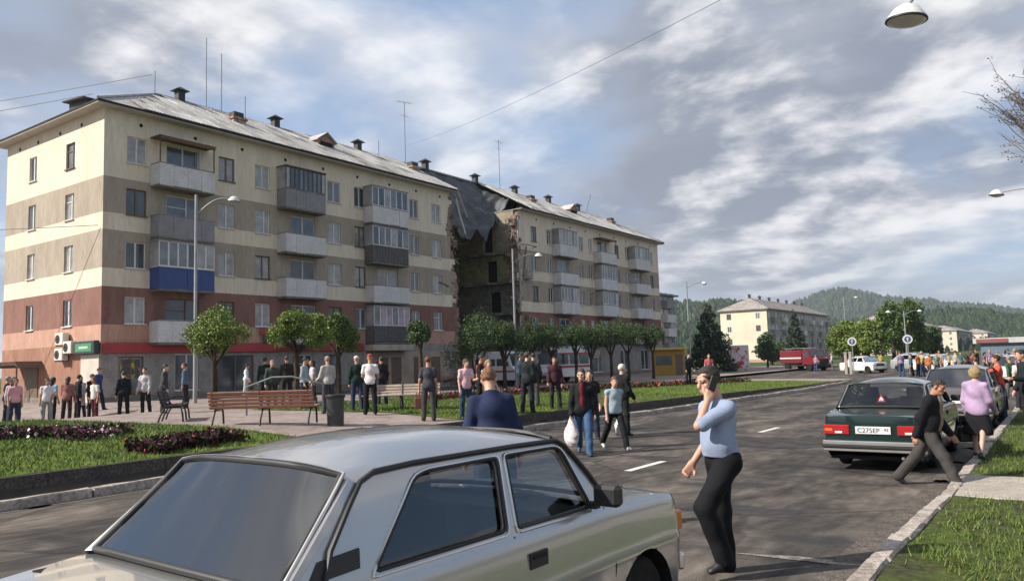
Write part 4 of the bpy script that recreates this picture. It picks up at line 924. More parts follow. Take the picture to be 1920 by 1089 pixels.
CGD = glass_material('car_rear_glass', (.10, .105, .11), 3.1)
rubber = M('black_rubber', (.012, .012, .012), .55, var=.15)
chrome = M('bright_metal_trim', (.62, .60, .57), .28, metal=.85, var=.08)
tyrem = M('tyre_rubber', (.02, .019, .018), .85, var=.3, scale=14)
rimm = M('steel_rim', (.30, .29, .28), .4, metal=.6, var=.15)
seatm = M('car_seat_fabric', (.035, .033, .034), .9, var=.2)
cabin = M('car_cabin_trim', (.02, .02, .021), .8, var=.1)
lampred = M('tail_lamp_red', (.34, .012, .014), .25, var=.1, coat=.5)
lampor = M('lamp_orange', (.55, .13, .02), .25, var=.1, coat=.5)
lampw = M('lamp_clear', (.6, .6, .58), .15, var=.05, coat=.5)
platem = M('number_plate_white', (.62, .62, .62), .5, var=.05)
inkm = M('plate_ink', (.02, .02, .022), .6, var=0)
def carpaint(name, c, metal=.0, dirt=True, rough=.35):
    m = M('car_paint_'+name, c, rough, metal=metal, var=.025, scale=.8, coat=1.0)
    return m
def interp(tab, x):
    for (a, b), (c, d) in zip(tab, tab[1:]):
        if x <= c: return b+(d-b)*(max(x, a)-a)/(c-a)
    return tab[-1][1]
VPROF = [(0, .735), (.10, .775), (.32, .797), (.52, .803), (.60, .812), (.63, .803), (.86, .787), (.95, .776), (1, .757)]
def car(name, loc, heading, paint, label, g=None, rg=None, plate=None, detail=True, wid=1.0, scale=1.0, pitch=0.0, group=None):
    G = dict(rb=(.80, .985), rt=(1.21, 1.352), ft=(2.72, 1.343), fb=(3.05, .962), L=4.0, rw=.98, fw=3.40, sill=.22, vt=.615, vb=.755, wtop=[(0, .885), (.12, .905), (.8, .962), (2.95, .957), (3.7, .915), (4.0, .865)], gtop=.592, gbot=.685)
    if g: G.update(g)
    car_ = empty(name, loc, -heading); tag(car_, label, 'car', group); car_.scale = (scale*wid, scale, scale); car_.rotation_euler.x = pitch
    Lc = G['L']; wt = lambda u: interp(G['wtop'], u)
    def vhalf(u, t):
        v = interp(VPROF, t); e = min(u, Lc-u)
        if e < .16: v -= .055*(1-e/.16)**2
        if u > Lc-1.0: v -= .02*((u-(Lc-1.0))/1.0)
        if u < .7: v -= .015*(1-u/.7)
        return v
    # --- body sides, decks, ends
    mb = MB(); du = .045 if detail else .09; nu = int(Lc/du); nt = 22 if detail else 12; AR = .335
    us = [Lc*i/nu for i in range(nu+1)]
    for sx in (1, -1):
        vs = []; 
        for u in us:
            for j in range(nt+1):
                t = j/nt; w = G['sill']+(wt(u)-G['sill'])*t; uu, ww = u, w
                for cu in (G['rw'], G['fw']):
                    dx, dz = uu-cu, ww-.29; d = math.hypot(dx, dz)
                    if d < AR and ww > .15: k = AR/max(d, 1e-3); uu = cu+dx*k; ww = .29+dz*k
                tt = min(1, max(0, (ww-G['sill'])/(wt(uu)-G['sill']))); vs.append((sx*vhalf(uu, tt), uu, ww))
        fs = []
        for i in range(nu):
            for j in range(nt):
                uc = (us[i]+us[i+1])/2; wc = G['sill']+(wt(uc)-G['sill'])*(j+.5)/nt
                if any(math.hypot(uc-cu, wc-.29) < AR-.012 for cu in (G['rw'], G['fw'])): continue
                q = (i*(nt+1)+j, (i+1)*(nt+1)+j, (i+1)*(nt+1)+j+1, i*(nt+1)+j+1); fs.append(q if sx > 0 else q[::-1])
        mb.add(vs, fs)
    def deck(u0, u1, n, crown, mid=0.0):
        nv = 16; vs = []
        for i in range(n+1):
            u = u0+(u1-u0)*i/n; vt_ = vhalf(u, 1); w0 = wt(u)
            for j in range(nv+1):
                s = -1+2*j/nv; w = w0+crown*(1-abs(s)**2.6)+(mid*max(0, 1-(abs(s)/.45)**4) if abs(s) < .45 else 0); vs.append((s*vt_, u, w))
        mb.add(vs, [(i*(nv+1)+j, i*(nv+1)+j+1, (i+1)*(nv+1)+j+1, (i+1)*(nv+1)+j) for i in range(n) for j in range(nv)])
    deck(0, G['rb'][0]+.04, 12, .022); deck(G['fb'][0]-.06, Lc, 14, .022, .012)
    for u, o_ in ((0, 1), (Lc, -1)):     # rear and front skins
        nv = 12; vs = []
        for j in range(8):
            t = j/7; w = G['sill']+.12+(wt(u)-G['sill']-.12)*t; vh = vhalf(u, max(.2, t))
            for i in range(nv+1):
                s = -1+2*i/nv; vs.append((s*vh, u-o_*.025*(1-abs(s)**4)*(1 if t < .95 else .6), w+(.022*(1-abs(s)**2.6) if t == 1 else 0)))
        mb.add(vs, [(j*(nv+1)+i, j*(nv+1)+i+1, (j+1)*(nv+1)+i+1, (j+1)*(nv+1)+i) for j in range(7) for i in range(nv)])
    mb.build('body', paint, car_, 32)
    # --- greenhouse
    (rbu, rbw), (rtu, rtw), (ftu, ftw), (fbu, fbw) = G['rb'], G['rt'], G['ft'], G['fb']
    belt = .957; vtp, vbt = G['vt'], G['vb']
    def vg(w): t = (w-belt)/(rtw-belt); return vbt+(vtp-vbt)*t+.012*math.sin(math.pi*min(1, max(0, t)))
    cpu = rtu+.11
    outer = [(rbu+.0, belt+.005), (rbu+.08, belt-.004), (fbu, belt-.004)]+[(fbu+(ftu-fbu)*k/6, belt+(ftw-.004-belt)*k/6) for k in range(1, 6)]+[(ftu+.03, ftw-.02), (ftu-.06, ftw)]+[(ftu+(cpu-ftu)*k/6, ftw+.004) for k in range(1, 6)]+[(cpu, rtw-.004), (cpu-.08, rtw-.035)]+[(cpu-.08+(rbu-cpu+.08)*k/6, rtw-.035+(belt+.02-rtw+.035)*k/6) for k in range(1, 6)]
    B0 = G.get('bp', 2.12); bl = .085; q = cpu-1.32
    wr_ = [(1.22+q, .985), (B0-.045, .980), (B0+bl-.05, 1.300), (B0+bl-.065, 1.315), (1.66+q, 1.315), (1.58+q, 1.302), (1.53+q, 1.27)]
    k_ = fbu-3.05+.05
    wf_ = [(B0+.045, .978), (fbu-.20, .968), (ftu+.01, 1.282), (ftu-.02, 1.302), (ftu-.06, 1.31), (B0+bl+.035, 1.315), (B0+bl+.02, 1.302)]
    def rounded(poly, r=.03):
        out = []; n = len(poly)
        for i in range(n):
            p0, p1, p2 = [Vector(poly[(i+d) % n]) for d in (-1, 0, 1)]; a = p1+(p0-p1).normalized()*min(r, (p0-p1).length*.45); b = p1+(p2-p1).normalized()*min(r, (p2-p1).length*.45)
            out += [tuple(a), tuple((a+b+p1*2)/4), tuple(b)]
        return out
    wr_, wf_ = rounded(wr_), rounded(wf_)
    pils = {1: MB(), -1: MB()}
    for sx in (1, -1):
        pil = pils[sx]; loops = [[Vector((a, b, 0)) for a, b in lp] for lp in (outer, wr_, wf_)]; tri = tessellate_polygon(loops); pts = [p for lp in loops for p in lp]
        pil.add([(sx*vg(p.y), p.x, p.y) for p in pts], [t if sx > 0 else t[::-1] for t in tri])
        for lp in (wr_, wf_):    # inner reveal
            n = len(lp); vs = [(sx*vg(b), a, b) for a, b in lp]+[(sx*(vg(b)-.035), a, b) for a, b in lp]; pil.add(vs, [(i, (i+1) % n, n+(i+1) % n, n+i) for i in range(n)])
    # strips between the side panel and the front/rear glass
    def glass_edge(b, t, vb_, vt_, n=8, bow=.0): return [(vb_+(vt_-vb_)*i/n, b[0]+(t[0]-b[0])*i/n, b[1]+(t[1]-b[1])*i/n+bow*math.sin(math.pi*i/n)) for i in range(n+1)]
    rge = glass_edge((rbu+.01, rbw), (rtu-.02, rtw-.012), G['gbot'], G['gtop']); fge = glass_edge((fbu-.01, fbw+.02), (ftu+.025, ftw-.008), .68, .565)
    for sx in (1, -1):
        pil = pils[sx]
        for ge, (b, t) in ((rge, ((rbu, belt+.005), (cpu-.08, rtw-.035))), (fge, ((fbu, belt-.004), (ftu+.03, ftw-.02)))):
            n = len(ge)-1; vs = []
            for i in range(n+1):
                k = i/n; a = b[0]+(t[0]-b[0])*k; w = b[1]+(t[1]-b[1])*k; p, qq = Vector((vg(w), a, w)), Vector(ge[i]); md = (p+qq)/2+Vector((.018, -.02 if ge is rge else .02, .008))
                vs += [(sx*p.x, p.y, p.z), (sx*md.x, md.y, md.z), (sx*qq.x, qq.y, qq.z)]
            pil.add(vs, [(i*3+c, (i+1)*3+c, (i+1)*3+c+1, i*3+c+1) for i in range(n) for c in (0, 1)])
    for sx in (1, -1): pils[sx].build('side_pillars', paint, car_, 40)
    # roof panel
    rf = MB(); n1, n2 = 16, 24; vs = []; sg = G['gtop']/vtp; sf = .565/vtp
    crown0 = lambda s: .040*(1-abs(s)**3)
    for i in range(n1+1):
        a = i/n1
        for j in range(n2+1):
            s = -1+2*j/n2; f0 = max(0, (abs(s)-sg)/(1-sg)); f1 = max(0, (abs(s)-sf)/(1-sf))
            u0 = (rtu-.02)+(cpu-.08-rtu+.02)*f0; u1 = (ftu+.025)+.005*f1; u = u0+(u1-u0)*a
            lon = max(0, 1-abs(2*a-1)**2.6)
            w = rtw-.010+crown0(s)+.088*(1-abs(s)**2.2)*lon+(ftw-rtw)*a-.026*f0*max(0, 1-a*5)-.012*f1*max(0, 1-(1-a)*5)
            vs.append((s*vtp, u, w))
    rf.add(vs, [(i*(n2+1)+j, i*(n2+1)+j+1, (i+1)*(n2+1)+j+1, (i+1)*(n2+1)+j) for i in range(n1) for j in range(n2)])
    rf.build('roof_panel', paint, car_, 60)
    # glazing
    def bent(ge, bow, name, mat, seal=True, bright=True):
        n = len(ge)-1; m_ = 12; vs = []
        for i in range(n+1):
            v, u, w = ge[i]; 
            for j in range(m_+1): s = -1+2*j/m_; vs.append((s*v, u+bow*(1-s*s), w+.006+(crown0(s*v/vtp)*(i/n)**2+.012*(1-s*s)*(1-i/n))))
        o = obj(name, np_mesh(name, vs, [(i*(m_+1)+j, i*(m_+1)+j+1, (i+1)*(m_+1)+j+1, (i+1)*(m_+1)+j) for i in range(n) for j in range(m_)], mat, True), car_)
        if seal:
            W_ = m_+1; per = [vs[i*W_] for i in range(n+1)]+[vs[n*W_+j] for j in range(1, m_+1)]+[vs[i*W_+m_] for i in range(n-1, -1, -1)]+[vs[j] for j in range(m_-1, 0, -1)]
            s_ = MB(); s_.tube([Vector(p)+Vector((0, 0, .002)) for p in per]+[per[0]], .016, 6); s_.build('glass_seal', rubber, o, 60)
            if not bright: return
            c_2 = Vector((0, sum(p[1] for p in per)/len(per), sum(p[2] for p in per)/len(per))); s_ = MB(); s_.tube([Vector(p)+(Vector(p)-c_2)*.022+Vector((0, 0, .006)) for p in per+[per[0]]], .009, 6); s_.build('bright_trim', chrome, o, 60)
    bent(rge, -.03, 'rear_window', rg or CGD); bent(fge, .05, 'windscreen', CGL, True, False)
    for sx in (1, -1):
        for lp, nm in ((wr_, 'rear_door_window'), (wf_, 'front_door_window')):
            me = MB(); tri = tessellate_polygon([[Vector((a, b, 0)) for a, b in lp]]); me.add([(sx*(vg(b)-.022), a, b) for a, b in lp], [t if sx > 0 else t[::-1] for t in tri]); o = me.build(nm, CGL, car_)
            if detail:
                s_ = MB(); s_.tube([(sx*(vg(b)+.001), a, b) for a, b in lp+[lp[0]]], .010, 6); s_.build('glass_seal', rubber, o, 60)
                c0, c1 = sum(p[0] for p in lp)/len(lp), sum(p[1] for p in lp)/len(lp); s_ = MB(); lp2 = [(c0+(a-c0)*1.045, c1+(b-c1)*1.09) for a, b in lp]; s_.tube([(sx*(vg(b)+.003), a, b) for a, b in lp2+[lp2[0]]], .007, 5); s_.build('door_frame_trim', chrome, o, 60)
        # gutter
        gt = MB(); gl_ = [(fbu-.02, belt+.01), (fbu+(ftu-fbu)*.5+.012, belt+(ftw-belt)*.5), (ftu+.045, ftw-.03), (ftu-.02, ftw+.004), (ftu-.4, ftw+.012), (cpu+.25, rtw+.008), (cpu+.02, rtw), (cpu-.07, rtw-.03), (cpu-.16, rtw-.11), (cpu-.30, 1.10), (cpu-.36, belt+.02)]
        gt.tube([(sx*(vg(b)+.012), a, b) for a, b in gl_], .013, 6); gt.build('roof_gutter', rubber, car_, 60)
        if detail:
            for nm, lp in (('door_seam', [(B0, belt-.01), (B0, .60), (B0-.01, .26)]), ('door_seam', [(fbu-.08, belt-.01), (fbu-.03, .62), (fbu-.05, .26)]), ('door_seam', [(1.16+q, belt-.01), (1.10+q, .80), (1.24+q, .60), (1.33+q, .50)])):
                s_ = MB(); s_.tube([(sx*(vhalf(a, (b-G['sill'])/(wt(a)-G['sill']))+.0005), a, b) for a, b in lp], .005, 5); s_.build(nm, rubber, car_)
            for u0 in (B0+.08, 1.36+q):
                h_ = MB(); vv = vhalf(u0, .8); h_.box(sx*(vv-.01), sx*(vv+.010), u0, u0+.15, .775, .85); hb = h_.build('door_handle', rubber, car_); h_ = MB(); h_.cbox(min(sx*(vv+.010), sx*(vv+.018)), max(sx*(vv+.010), sx*(vv+.018)), u0+.02, u0+.13, .82, .84, .003); h_.build('handle_lever', cabin, hb)
            s_ = MB(); s_.prism([(cpu-.42, 1.005), (cpu-.17, 1.015), (cpu-.155, 1.085), (cpu-.36, 1.075)], 0, 1, 'X'); s_.v = [(sx*(vg(p[2])-.012+.020*p[0]), p[1], p[2]) for p in s_.v]; s_.build('pillar_vent', rubber, car_)
            s_ = MB(); s_.tube([(sx*vhalf(u, .60)+sx*.002, u, G['sill']+(wt(u)-G['sill'])*.605) for u in lin(.12, Lc-.2, 20)], .004, 4); s_.build('side_crease_trim', paint, car_)
        # wheels, arches
        for cu in (G['rw'], G['fw']):
            w_ = MB(); w_.lathe([(.13, -.085), (.19, -.085), (.265, -.082), (.287, -.06), (.29, 0), (.287, .06), (.265, .082), (.19, .085), (.13, .085)], 28, axis='X'); wo = w_.build('wheel', tyrem, car_, 40, (sx*.675, cu, .29))
            w_ = MB(); w_.lathe([(.175, sx*.05), (.175, sx*.078), (.165, sx*.083), (.15, sx*.06), (.09, sx*.055), (.075, sx*.075), (.03, sx*.08), (.001, sx*.08)], 20, axis='X'); w_.build('rim', rimm, wo, 40)
            a_ = MB(); n = 16; vs = []
            for i in range(n+1):
                t = math.pi*(i/n)*1.12-.06*math.pi; vs += [(sx*.80, cu-AR*math.cos(t), .29+AR*math.sin(t)), (sx*.42, cu-AR*math.cos(t), .29+AR*math.sin(t))]
            a_.add(vs, [(2*i, 2*i+2, 2*i+3, 2*i+1) for i in range(n)]); a_.build('wheel_arch_liner', cabin, car_)
        mr = MB(); u0 = fbu-.24; mr.cbox(min(sx*.80, sx*.96), max(sx*.80, sx*.96), u0-.02, u0+.06, .985, 1.10, .02); mr.box(min(sx*.74, sx*.81), max(sx*.74, sx*.81), u0+.0, u0+.05, .965, 1.0); mr.build('door_mirror', rubber, car_)
    # floor, seats
    fl = MB(); fl.box(-.72, .72, .1, Lc-.1, .19, .25); fl.box(-.70, .70, .55, rbu+.1, .90, .95); fl.box(-.68, .68, fbu-.35, fbu, .82, .94); fl.box(-.70, .70, Lc-.35, Lc-.3, .3, .8); fl.build('cabin_floor', cabin, car_)
    for x0 in (-.36, .36):
        s_ = MB(); s_.cbox(x0-.25, x0+.25, 1.95, 2.45, .35, .55, .05); s_.prism([(1.93, .5), (2.07, .5), (1.93, 1.12), (1.80, 1.12)], x0-.24, x0+.24, 'X'); s_.cbox(x0-.13, x0+.13, 1.76, 1.86, 1.12, 1.29, .03); s_.build('front_seat', seatm, car_)
    s_ = MB(); s_.cbox(-.62, .62, 1.05, 1.55, .35, .56, .05); s_.prism([(1.0, .5), (1.15, .5), (1.02, 1.02), (.90, 1.02)], -.62, .62, 'X'); s_.build('rear_seat', seatm, car_)
    if detail:
        s_ = MB(); s_.tube([(-.36+.19*math.cos(t), 2.52-.06*math.sin(t), .93+.17*math.sin(t)) for t in [2*math.pi*i/20 for i in range(21)]], .014, 6); s_.tube([(-.36, 2.52, .93), (-.36, 2.75, .85)], .02, 6); s_.build('steering_wheel', rubber, car_)
    # rear end
    yb = -.03
    bp_ = MB(); bp_.cbox(-.78, .78, yb-.06, yb+.02, .43, .50, .012); bp_.build('rear_bumper', chrome, car_)
    bp_ = MB(); bp_.cbox(-.79, .79, yb-.075, yb+.02, .385, .43, .01); bp_.build('bumper_insert', rubber, car_)
    bp_ = MB(); bp_.cbox(-.77, .77, yb-.05, yb+.02, .33, .385, .01); bp_.build('bumper_lower', chrome, car_)
    for sx in (-1, 1):
        lm = MB(); lm.cbox(min(sx*.36, sx*.755), max(sx*.36, sx*.755), -.055, .01, .60, .755, .012); lo_ = lm.build('tail_lamp', lampred, car_)
        lm = MB(); lm.box(min(sx*.62, sx*.74), max(sx*.62, sx*.74), -.060, -.056, .655, .70); lm.build('indicator_lens', lampor, lo_)
        lm = MB(); lm.box(min(sx*.47, sx*.58), max(sx*.47, sx*.58), -.060, -.056, .62, .655); lm.build('reversing_lens', lampw, lo_)
        hd = MB(); hd.cbox(min(sx*.42, sx*.70), max(sx*.42, sx*.70), Lc-.02, Lc+.05, .60, .78, .015); hd.build('headlamp', lampw, car_)
        hd = MB(); hd.cbox(min(sx*.705, sx*.752), max(sx*.705, sx*.752), Lc-.06, Lc+.025, .63, .76, .012); hd.build('indicator_lamp', lampor, car_)
    pl = MB(); pl.cbox(-.265, .265, -.052, -.030, .615, .735, .004); po = pl.build('number_plate', platem, car_)
    if plate:
        for txt, x, size, zz_ in plate:
            cu = bpy.data.curves.new('plate_text', 'FONT'); cu.body = txt; cu.size = size; cu.align_x = 'LEFT'; tmp = bpy.data.objects.new('tmp', cu); COL.objects.link(tmp)
            me = bpy.data.meshes.new_from_object(tmp.evaluated_get(bpy.context.evaluated_depsgraph_get())); bpy.data.objects.remove(tmp); me.materials.clear(); me.materials.append(inkm)
            me.transform(Matrix.Translation((x, -.0565, zz_)) @ Matrix.Rotation(R(90), 4, 'X')); me.name = 'plate_lettering'; obj('plate_lettering', me, po)
    bf = MB(); bf.cbox(-.75, .75, Lc-.01, Lc+.05, .36, .47, .015); bf.build('front_bumper', chrome, car_)
    gr = MB(); gr.cbox(-.41, .41, Lc-.01, Lc+.045, .60, .79, .012); gr.build('grille', rubber, car_)
    ex = MB(); ex.tube([(.42, -.08, .25), (.42, .9, .26)], .022, 8); ex.build('exhaust_pipe', rimm, car_)
    ax = MB(); ax.tube([(-.6, G['rw'], .29), (.6, G['rw'], .29)], .05, 8); ax.build('rear_axle', rubber, car_)
    return car_
silver = carpaint('silver', (.40, .392, .38), .6, rough=.24)
dgreen = carpaint('green', (.003, .017, .0145), 0.0, rough=.25)
cwhite = carpaint('white', (.66, .66, .66), 0.0)
cgrey = carpaint('grey', (.16, .155, .16), .5)
lightgrey = carpaint('light_grey', (.42, .43, .45), .4)
CARX, CARY, CARA = -3.07, 1.05, .035
car('parked_car', (CARX, CARY, .175), CARA, silver, 'silver grey boxy saloon car parked closest, seen over its roof from behind')
car('parked_car', (-2.55, 13.72, 0), R(1.0), dgreen, 'dark green boxy saloon car with red tail lamps and white plate, behind the elderly man', rg=CGL, plate=[('C275EP', -.235, .105, .640), ('42', .165, .07, .665)])
tri = bpy.data.objects['parked_car.001']; mb = MB(); mb.prism([(-.09, 0), (.09, 0), (0, .155)], -.004, .0, 'Y', 0); mb.prism([(-.05, .025), (.05, .025), (0, .11)], -.0065, -.0045, 'Y', 1); mb.build('window_sticker', [lampred, platem], tri, None, (-.02, .90, 1.06))
HATCH = dict(rb=(.28, .985), rt=(.80, 1.40), ft=(2.50, 1.40), bp=1.8, L=3.95, wtop=[(0, .95), (.3, .985), (2.95, .957), (3.6, .92), (3.95, .86)], fw=3.25, rw=.80)
car('parked_car', (-2.15, 21.6, 0), R(2.0), cgrey, 'grey hatchback with dark rear window parked in front of the green saloon', HATCH, detail=True)
def far_car(x, y, head, paint, label, g=None, **k): car('parked_car', (x, y, .0), R(head), paint, label, g, detail=False, group='cars at the crossing', **k)
far_car(-15.6, 74.0, 127, cwhite, 'white saloon car at the crossing with its side to the lawn end')
far_car(-11.9, 76.5, 120, lightgrey, 'light grey estate car standing between the two round road signs', HATCH, scale=1.08)
far_car(-9.6, 72.6, 122, cwhite, 'white saloon half hidden behind the pedestrians by the second round sign')
far_car(-1.9, 44, 4, cwhite, 'white car in the crowd beyond the grey hatchback', HATCH)
far_car(-.2, 52, -8, cwhite, 'second white car among the crowd, farther down the road')
far_car(2.0, 61, -20, lightgrey, 'silver car behind the crowd at the road bend')
# ------------------------------------------------------------------ other vehicles
def wheel_pair(parent, u, half, r, w=.2):
    for sx in (1, -1):
        w_ = MB(); w_.lathe([(r*.5, -w/2), (r*.93, -w/2), (r, -w*.3), (r, w*.3), (r*.93, w/2), (r*.5, w/2)], 22, axis='X'); o = w_.build('wheel', tyrem, parent, 40, (sx*(half-w/2-.02), u, r))
        w_ = MB(); w_.lathe([(r*.6, sx*w*.3), (r*.58, sx*w*.45), (r*.3, sx*w*.35), (.02, sx*w*.4)], 16, axis='X'); w_.build('rim', rimm, o, 40)
def van(loc, heading, label, stripes, L_=5.2, H_=2.35, boxy=False):
    v = empty('ambulance', loc, -R(heading)); tag(v, label, 'ambulance', 'ambulances by the collapsed section'); hw = .98
    if boxy: prof = [(0, .42), (0, H_-.12), (.12, H_), (L_-1.75, H_), (L_-1.5, H_-.15), (L_-.95, 1.35), (L_-.12, 1.08), (L_, .85), (L_, .42)]
    else: prof = [(0, .42), (.02, H_-.16), (.16, H_), (L_-1.35, H_), (L_-1.1, H_-.1), (L_-.62, 1.32), (L_-.1, 1.08), (L_, .85), (L_, .42)]
    n = len(prof); mb = MB(); ins = []
    cx = sum(p[0] for p in prof)/n; cz = sum(p[1] for p in prof)/n
    vs = [(x, u, w) for x, k in ((-hw, .0), (hw, .0)) for u, w in prof]
    def ring(x, k): return [(x*(1-.07*max(0, (w-1.2)/1.2)), u+(cx-u)*k, w+(cz-w)*k) for u, w in prof]
    rings = [ring(-hw, .03), ring(-hw+.03, 0), ring(hw-.03, 0), ring(hw, .03)]
    allv = [p for r in rings for p in r]; fs = [(i*n+j, i*n+(j+1) % n, (i+1)*n+(j+1) % n, (i+1)*n+j) for i in range(3) for j in range(n)]+[tuple(range(n)), tuple(3*n+j for j in range(n-1, -1, -1))]
    mb.add(allv, fs); mb.build('body', cwhite, v)
    stripe = M('ambulance_red_stripe', (.42, .03, .035), .5, var=.05)
    for sx in (1, -1):
        for (w0, w1) in stripes:
            s_ = MB(); s_.box(min(sx*(hw-.06), sx*(hw+.006)), max(sx*(hw-.06), sx*(hw+.006)), .05, L_-(.3 if w0 < 1.2 else 1.6), w0, w1); s_.build('stripe', stripe, v)
        for (u0, u1) in ((.35, 1.5), (1.65, 2.7), (2.9, L_-1.15)):
            s_ = MB(); s_.box(min(sx*.86, sx*(hw-.012)), max(sx*.86, sx*(hw-.012)), u0, u1, 1.38, H_-.5); s_.build('side_window', GL[0], v)
        h_ = MB(); h_.cbox(sx*.72-.13, sx*.72+.13, L_-.03, L_+.03, .68, .88, .02); h_.build('headlamp', lampw, v)
        t_ = MB(); t_.cbox(sx*.84-.07, sx*.84+.07, -.03, .02, .8, 1.25, .01); t_.build('tail_lamp', lampred, v)
        m_ = MB(); m_.cbox(sx*1.1-.07, sx*1.1+.07, L_-1.0, L_-.9, 1.35, 1.65, .02); m_.build('door_mirror', rubber, v)
    a, b = prof[4], prof[5]; s_ = MB(); d = Vector((0, b[0]-a[0], b[1]-a[1])); nn = Vector((0, -(b[1]-a[1]), b[0]-a[0])).normalized()*.008
    q = [Vector((x, a[0], a[1]))+d*t+nn for x, t in ((-.84, .08), (.84, .08), (.88, .95), (-.88, .95))]; s_.quad(*q); s_.build('windscreen', GL[0], v)
    s_ = MB(); s_.box(-.7, -.05, -.008, .0, 1.4, H_-.45); s_.box(.05, .7, -.008, .0, 1.4, H_-.45); s_.build('rear_window', GL[0], v)
    s_ = MB(); s_.cbox(-.55, .55, L_-1.75-.2, L_-1.75, H_, H_+.13, .03); s_.build('light_bar', M('blue_beacon', (.02, .06, .3), .2, var=.1), v)
    b_ = MB(); b_.cbox(-.99, .99, -.08, .03, .38, .58, .03); b_.build('rear_bumper', rubber, v); b_ = MB(); b_.cbox(-.99, .99, L_-.02, L_+.08, .38, .6, .03); b_.build('front_bumper', rubber, v)
    wheel_pair(v, .95, hw, .33); wheel_pair(v, L_-.95, hw, .33)
van((-33.6, 44.2, zleft(-33, 45)+.015), 108, 'white ambulance van with dark windows parked nose to the lawn, lower of the two', [(.95, 1.06)])
van((-31.2, 54.0, zleft(-31, 52)+.015), -172, 'tall white ambulance with two red stripes behind the pair of men in dark suits', [(1.12, 1.28), (2.15, 2.25)], 5.4, 2.75, True)
# fire engine
fe = empty('fire_engine', (-24.2, 86.5, 0), -R(128)); fe.scale = (.86, .86, .86); tag(fe, 'red fire engine with ladder on its roof near the advertising column', 'fire engine')
fred = M('fire_red', (.15, .012, .02), .4, var=.12, coat=.3)
mb = MB(); mb.cbox(-1.15, 1.15, 0, 4.2, .95, 2.5, .06); mb.build('equipment_body', fred, fe)
mb = MB(); mb.prism([(4.3, .8), (4.3, 2.45), (5.5, 2.45), (5.75, 1.65), (6.75, 1.5), (6.85, .8)], -1.1, 1.1, 'X'); mb.build('cab', fred, fe)
mb = MB(); mb.prism([(5.52, 2.36), (5.745, 1.70), (5.76, 1.71), (5.535, 2.37)], -.95, .95, 'X'); mb.build('windscreen', GL[0], fe)
for sx in (-1, 1):
    mb = MB(); mb.box(sx*1.105-.006, sx*1.105+.006, 4.55, 5.4, 1.65, 2.3); mb.build('side_window', GL[0], fe)
    mb = MB(); mb.box(sx*1.155-.006, sx*1.155+.006, .05, 4.15, 1.5, 1.66); mb.build('white_stripe', whitep, fe)
    mb = MB(); mb.lathe([(.13, 0), (.13, .05), (.02, .06)], 14, (sx*.8, 6.85, 1.15), axis='Y'); mb.build('headlamp', lampw, fe)
    for k in range(3): mb = MB(); mb.box(sx*1.155-.004, sx*1.155+.004, .2+k*1.35, 1.4+k*1.35, 1.02, 1.45); mb.build('locker_door', fred, fe)
mb = MB()
for x0 in (-.3, .3): mb.box(x0-.03, x0+.03, -.2, 5.2, 2.72, 2.80)
for k in range(14): mb.box(-.3, .3, k*.38, k*.38+.04, 2.74, 2.78)
for k in (.3, 3.8): mb.box(-.4, .4, k, k+.08, 2.5, 2.72)
mb.build('ladder', rimm, fe)
mb = MB(); mb.box(-.9, .9, .2, 6.4, .6, .8); mb.box(-1.15, 1.15, 6.8, 6.95, .5, .75); mb.build('chassis', rubber, fe)
mb = MB(); mb.box(-.6, .6, 6.84, 6.87, .85, 1.4); mb.build('grille', rubber, fe)
wheel_pair(fe, 1.3, 1.1, .5, .3); wheel_pair(fe, 5.5, 1.1, .5, .3)

# ------------------------------------------------------------------ farther blocks
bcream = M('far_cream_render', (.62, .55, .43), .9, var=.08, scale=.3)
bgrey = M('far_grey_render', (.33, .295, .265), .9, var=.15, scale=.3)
bpink = M('far_salmon_render', (.45, .27, .21), .9, var=.1, scale=.3)
fr_slate = M('far_slate', (.26, .23, .215), .9, var=.25, scale=.6)
_fw = {}
def far_window(w, h, g):
    k = (w, h, g)
    if k not in _fw:
        mb = MB(); mb.box(-w/2, w/2, -.06, .02, -.06, 0, 0); mb.box(-w/2, -w/2+.09, -.05, .02, 0, h, 0); mb.box(w/2-.09, w/2, -.05, .02, 0, h, 0); mb.box(-w/2, w/2, -.05, .02, h-.09, h, 0); mb.box(-.05, .05, -.045, .02, 0, h-.09, 0)
        mb.box(-w/2+.09, w/2-.09, -.02, .01, 0, h-.09, 1); _fw[k] = mb.mesh('window', [whitep if g != 3 else brownp, GL[g % 3]])
    return _fw[k]
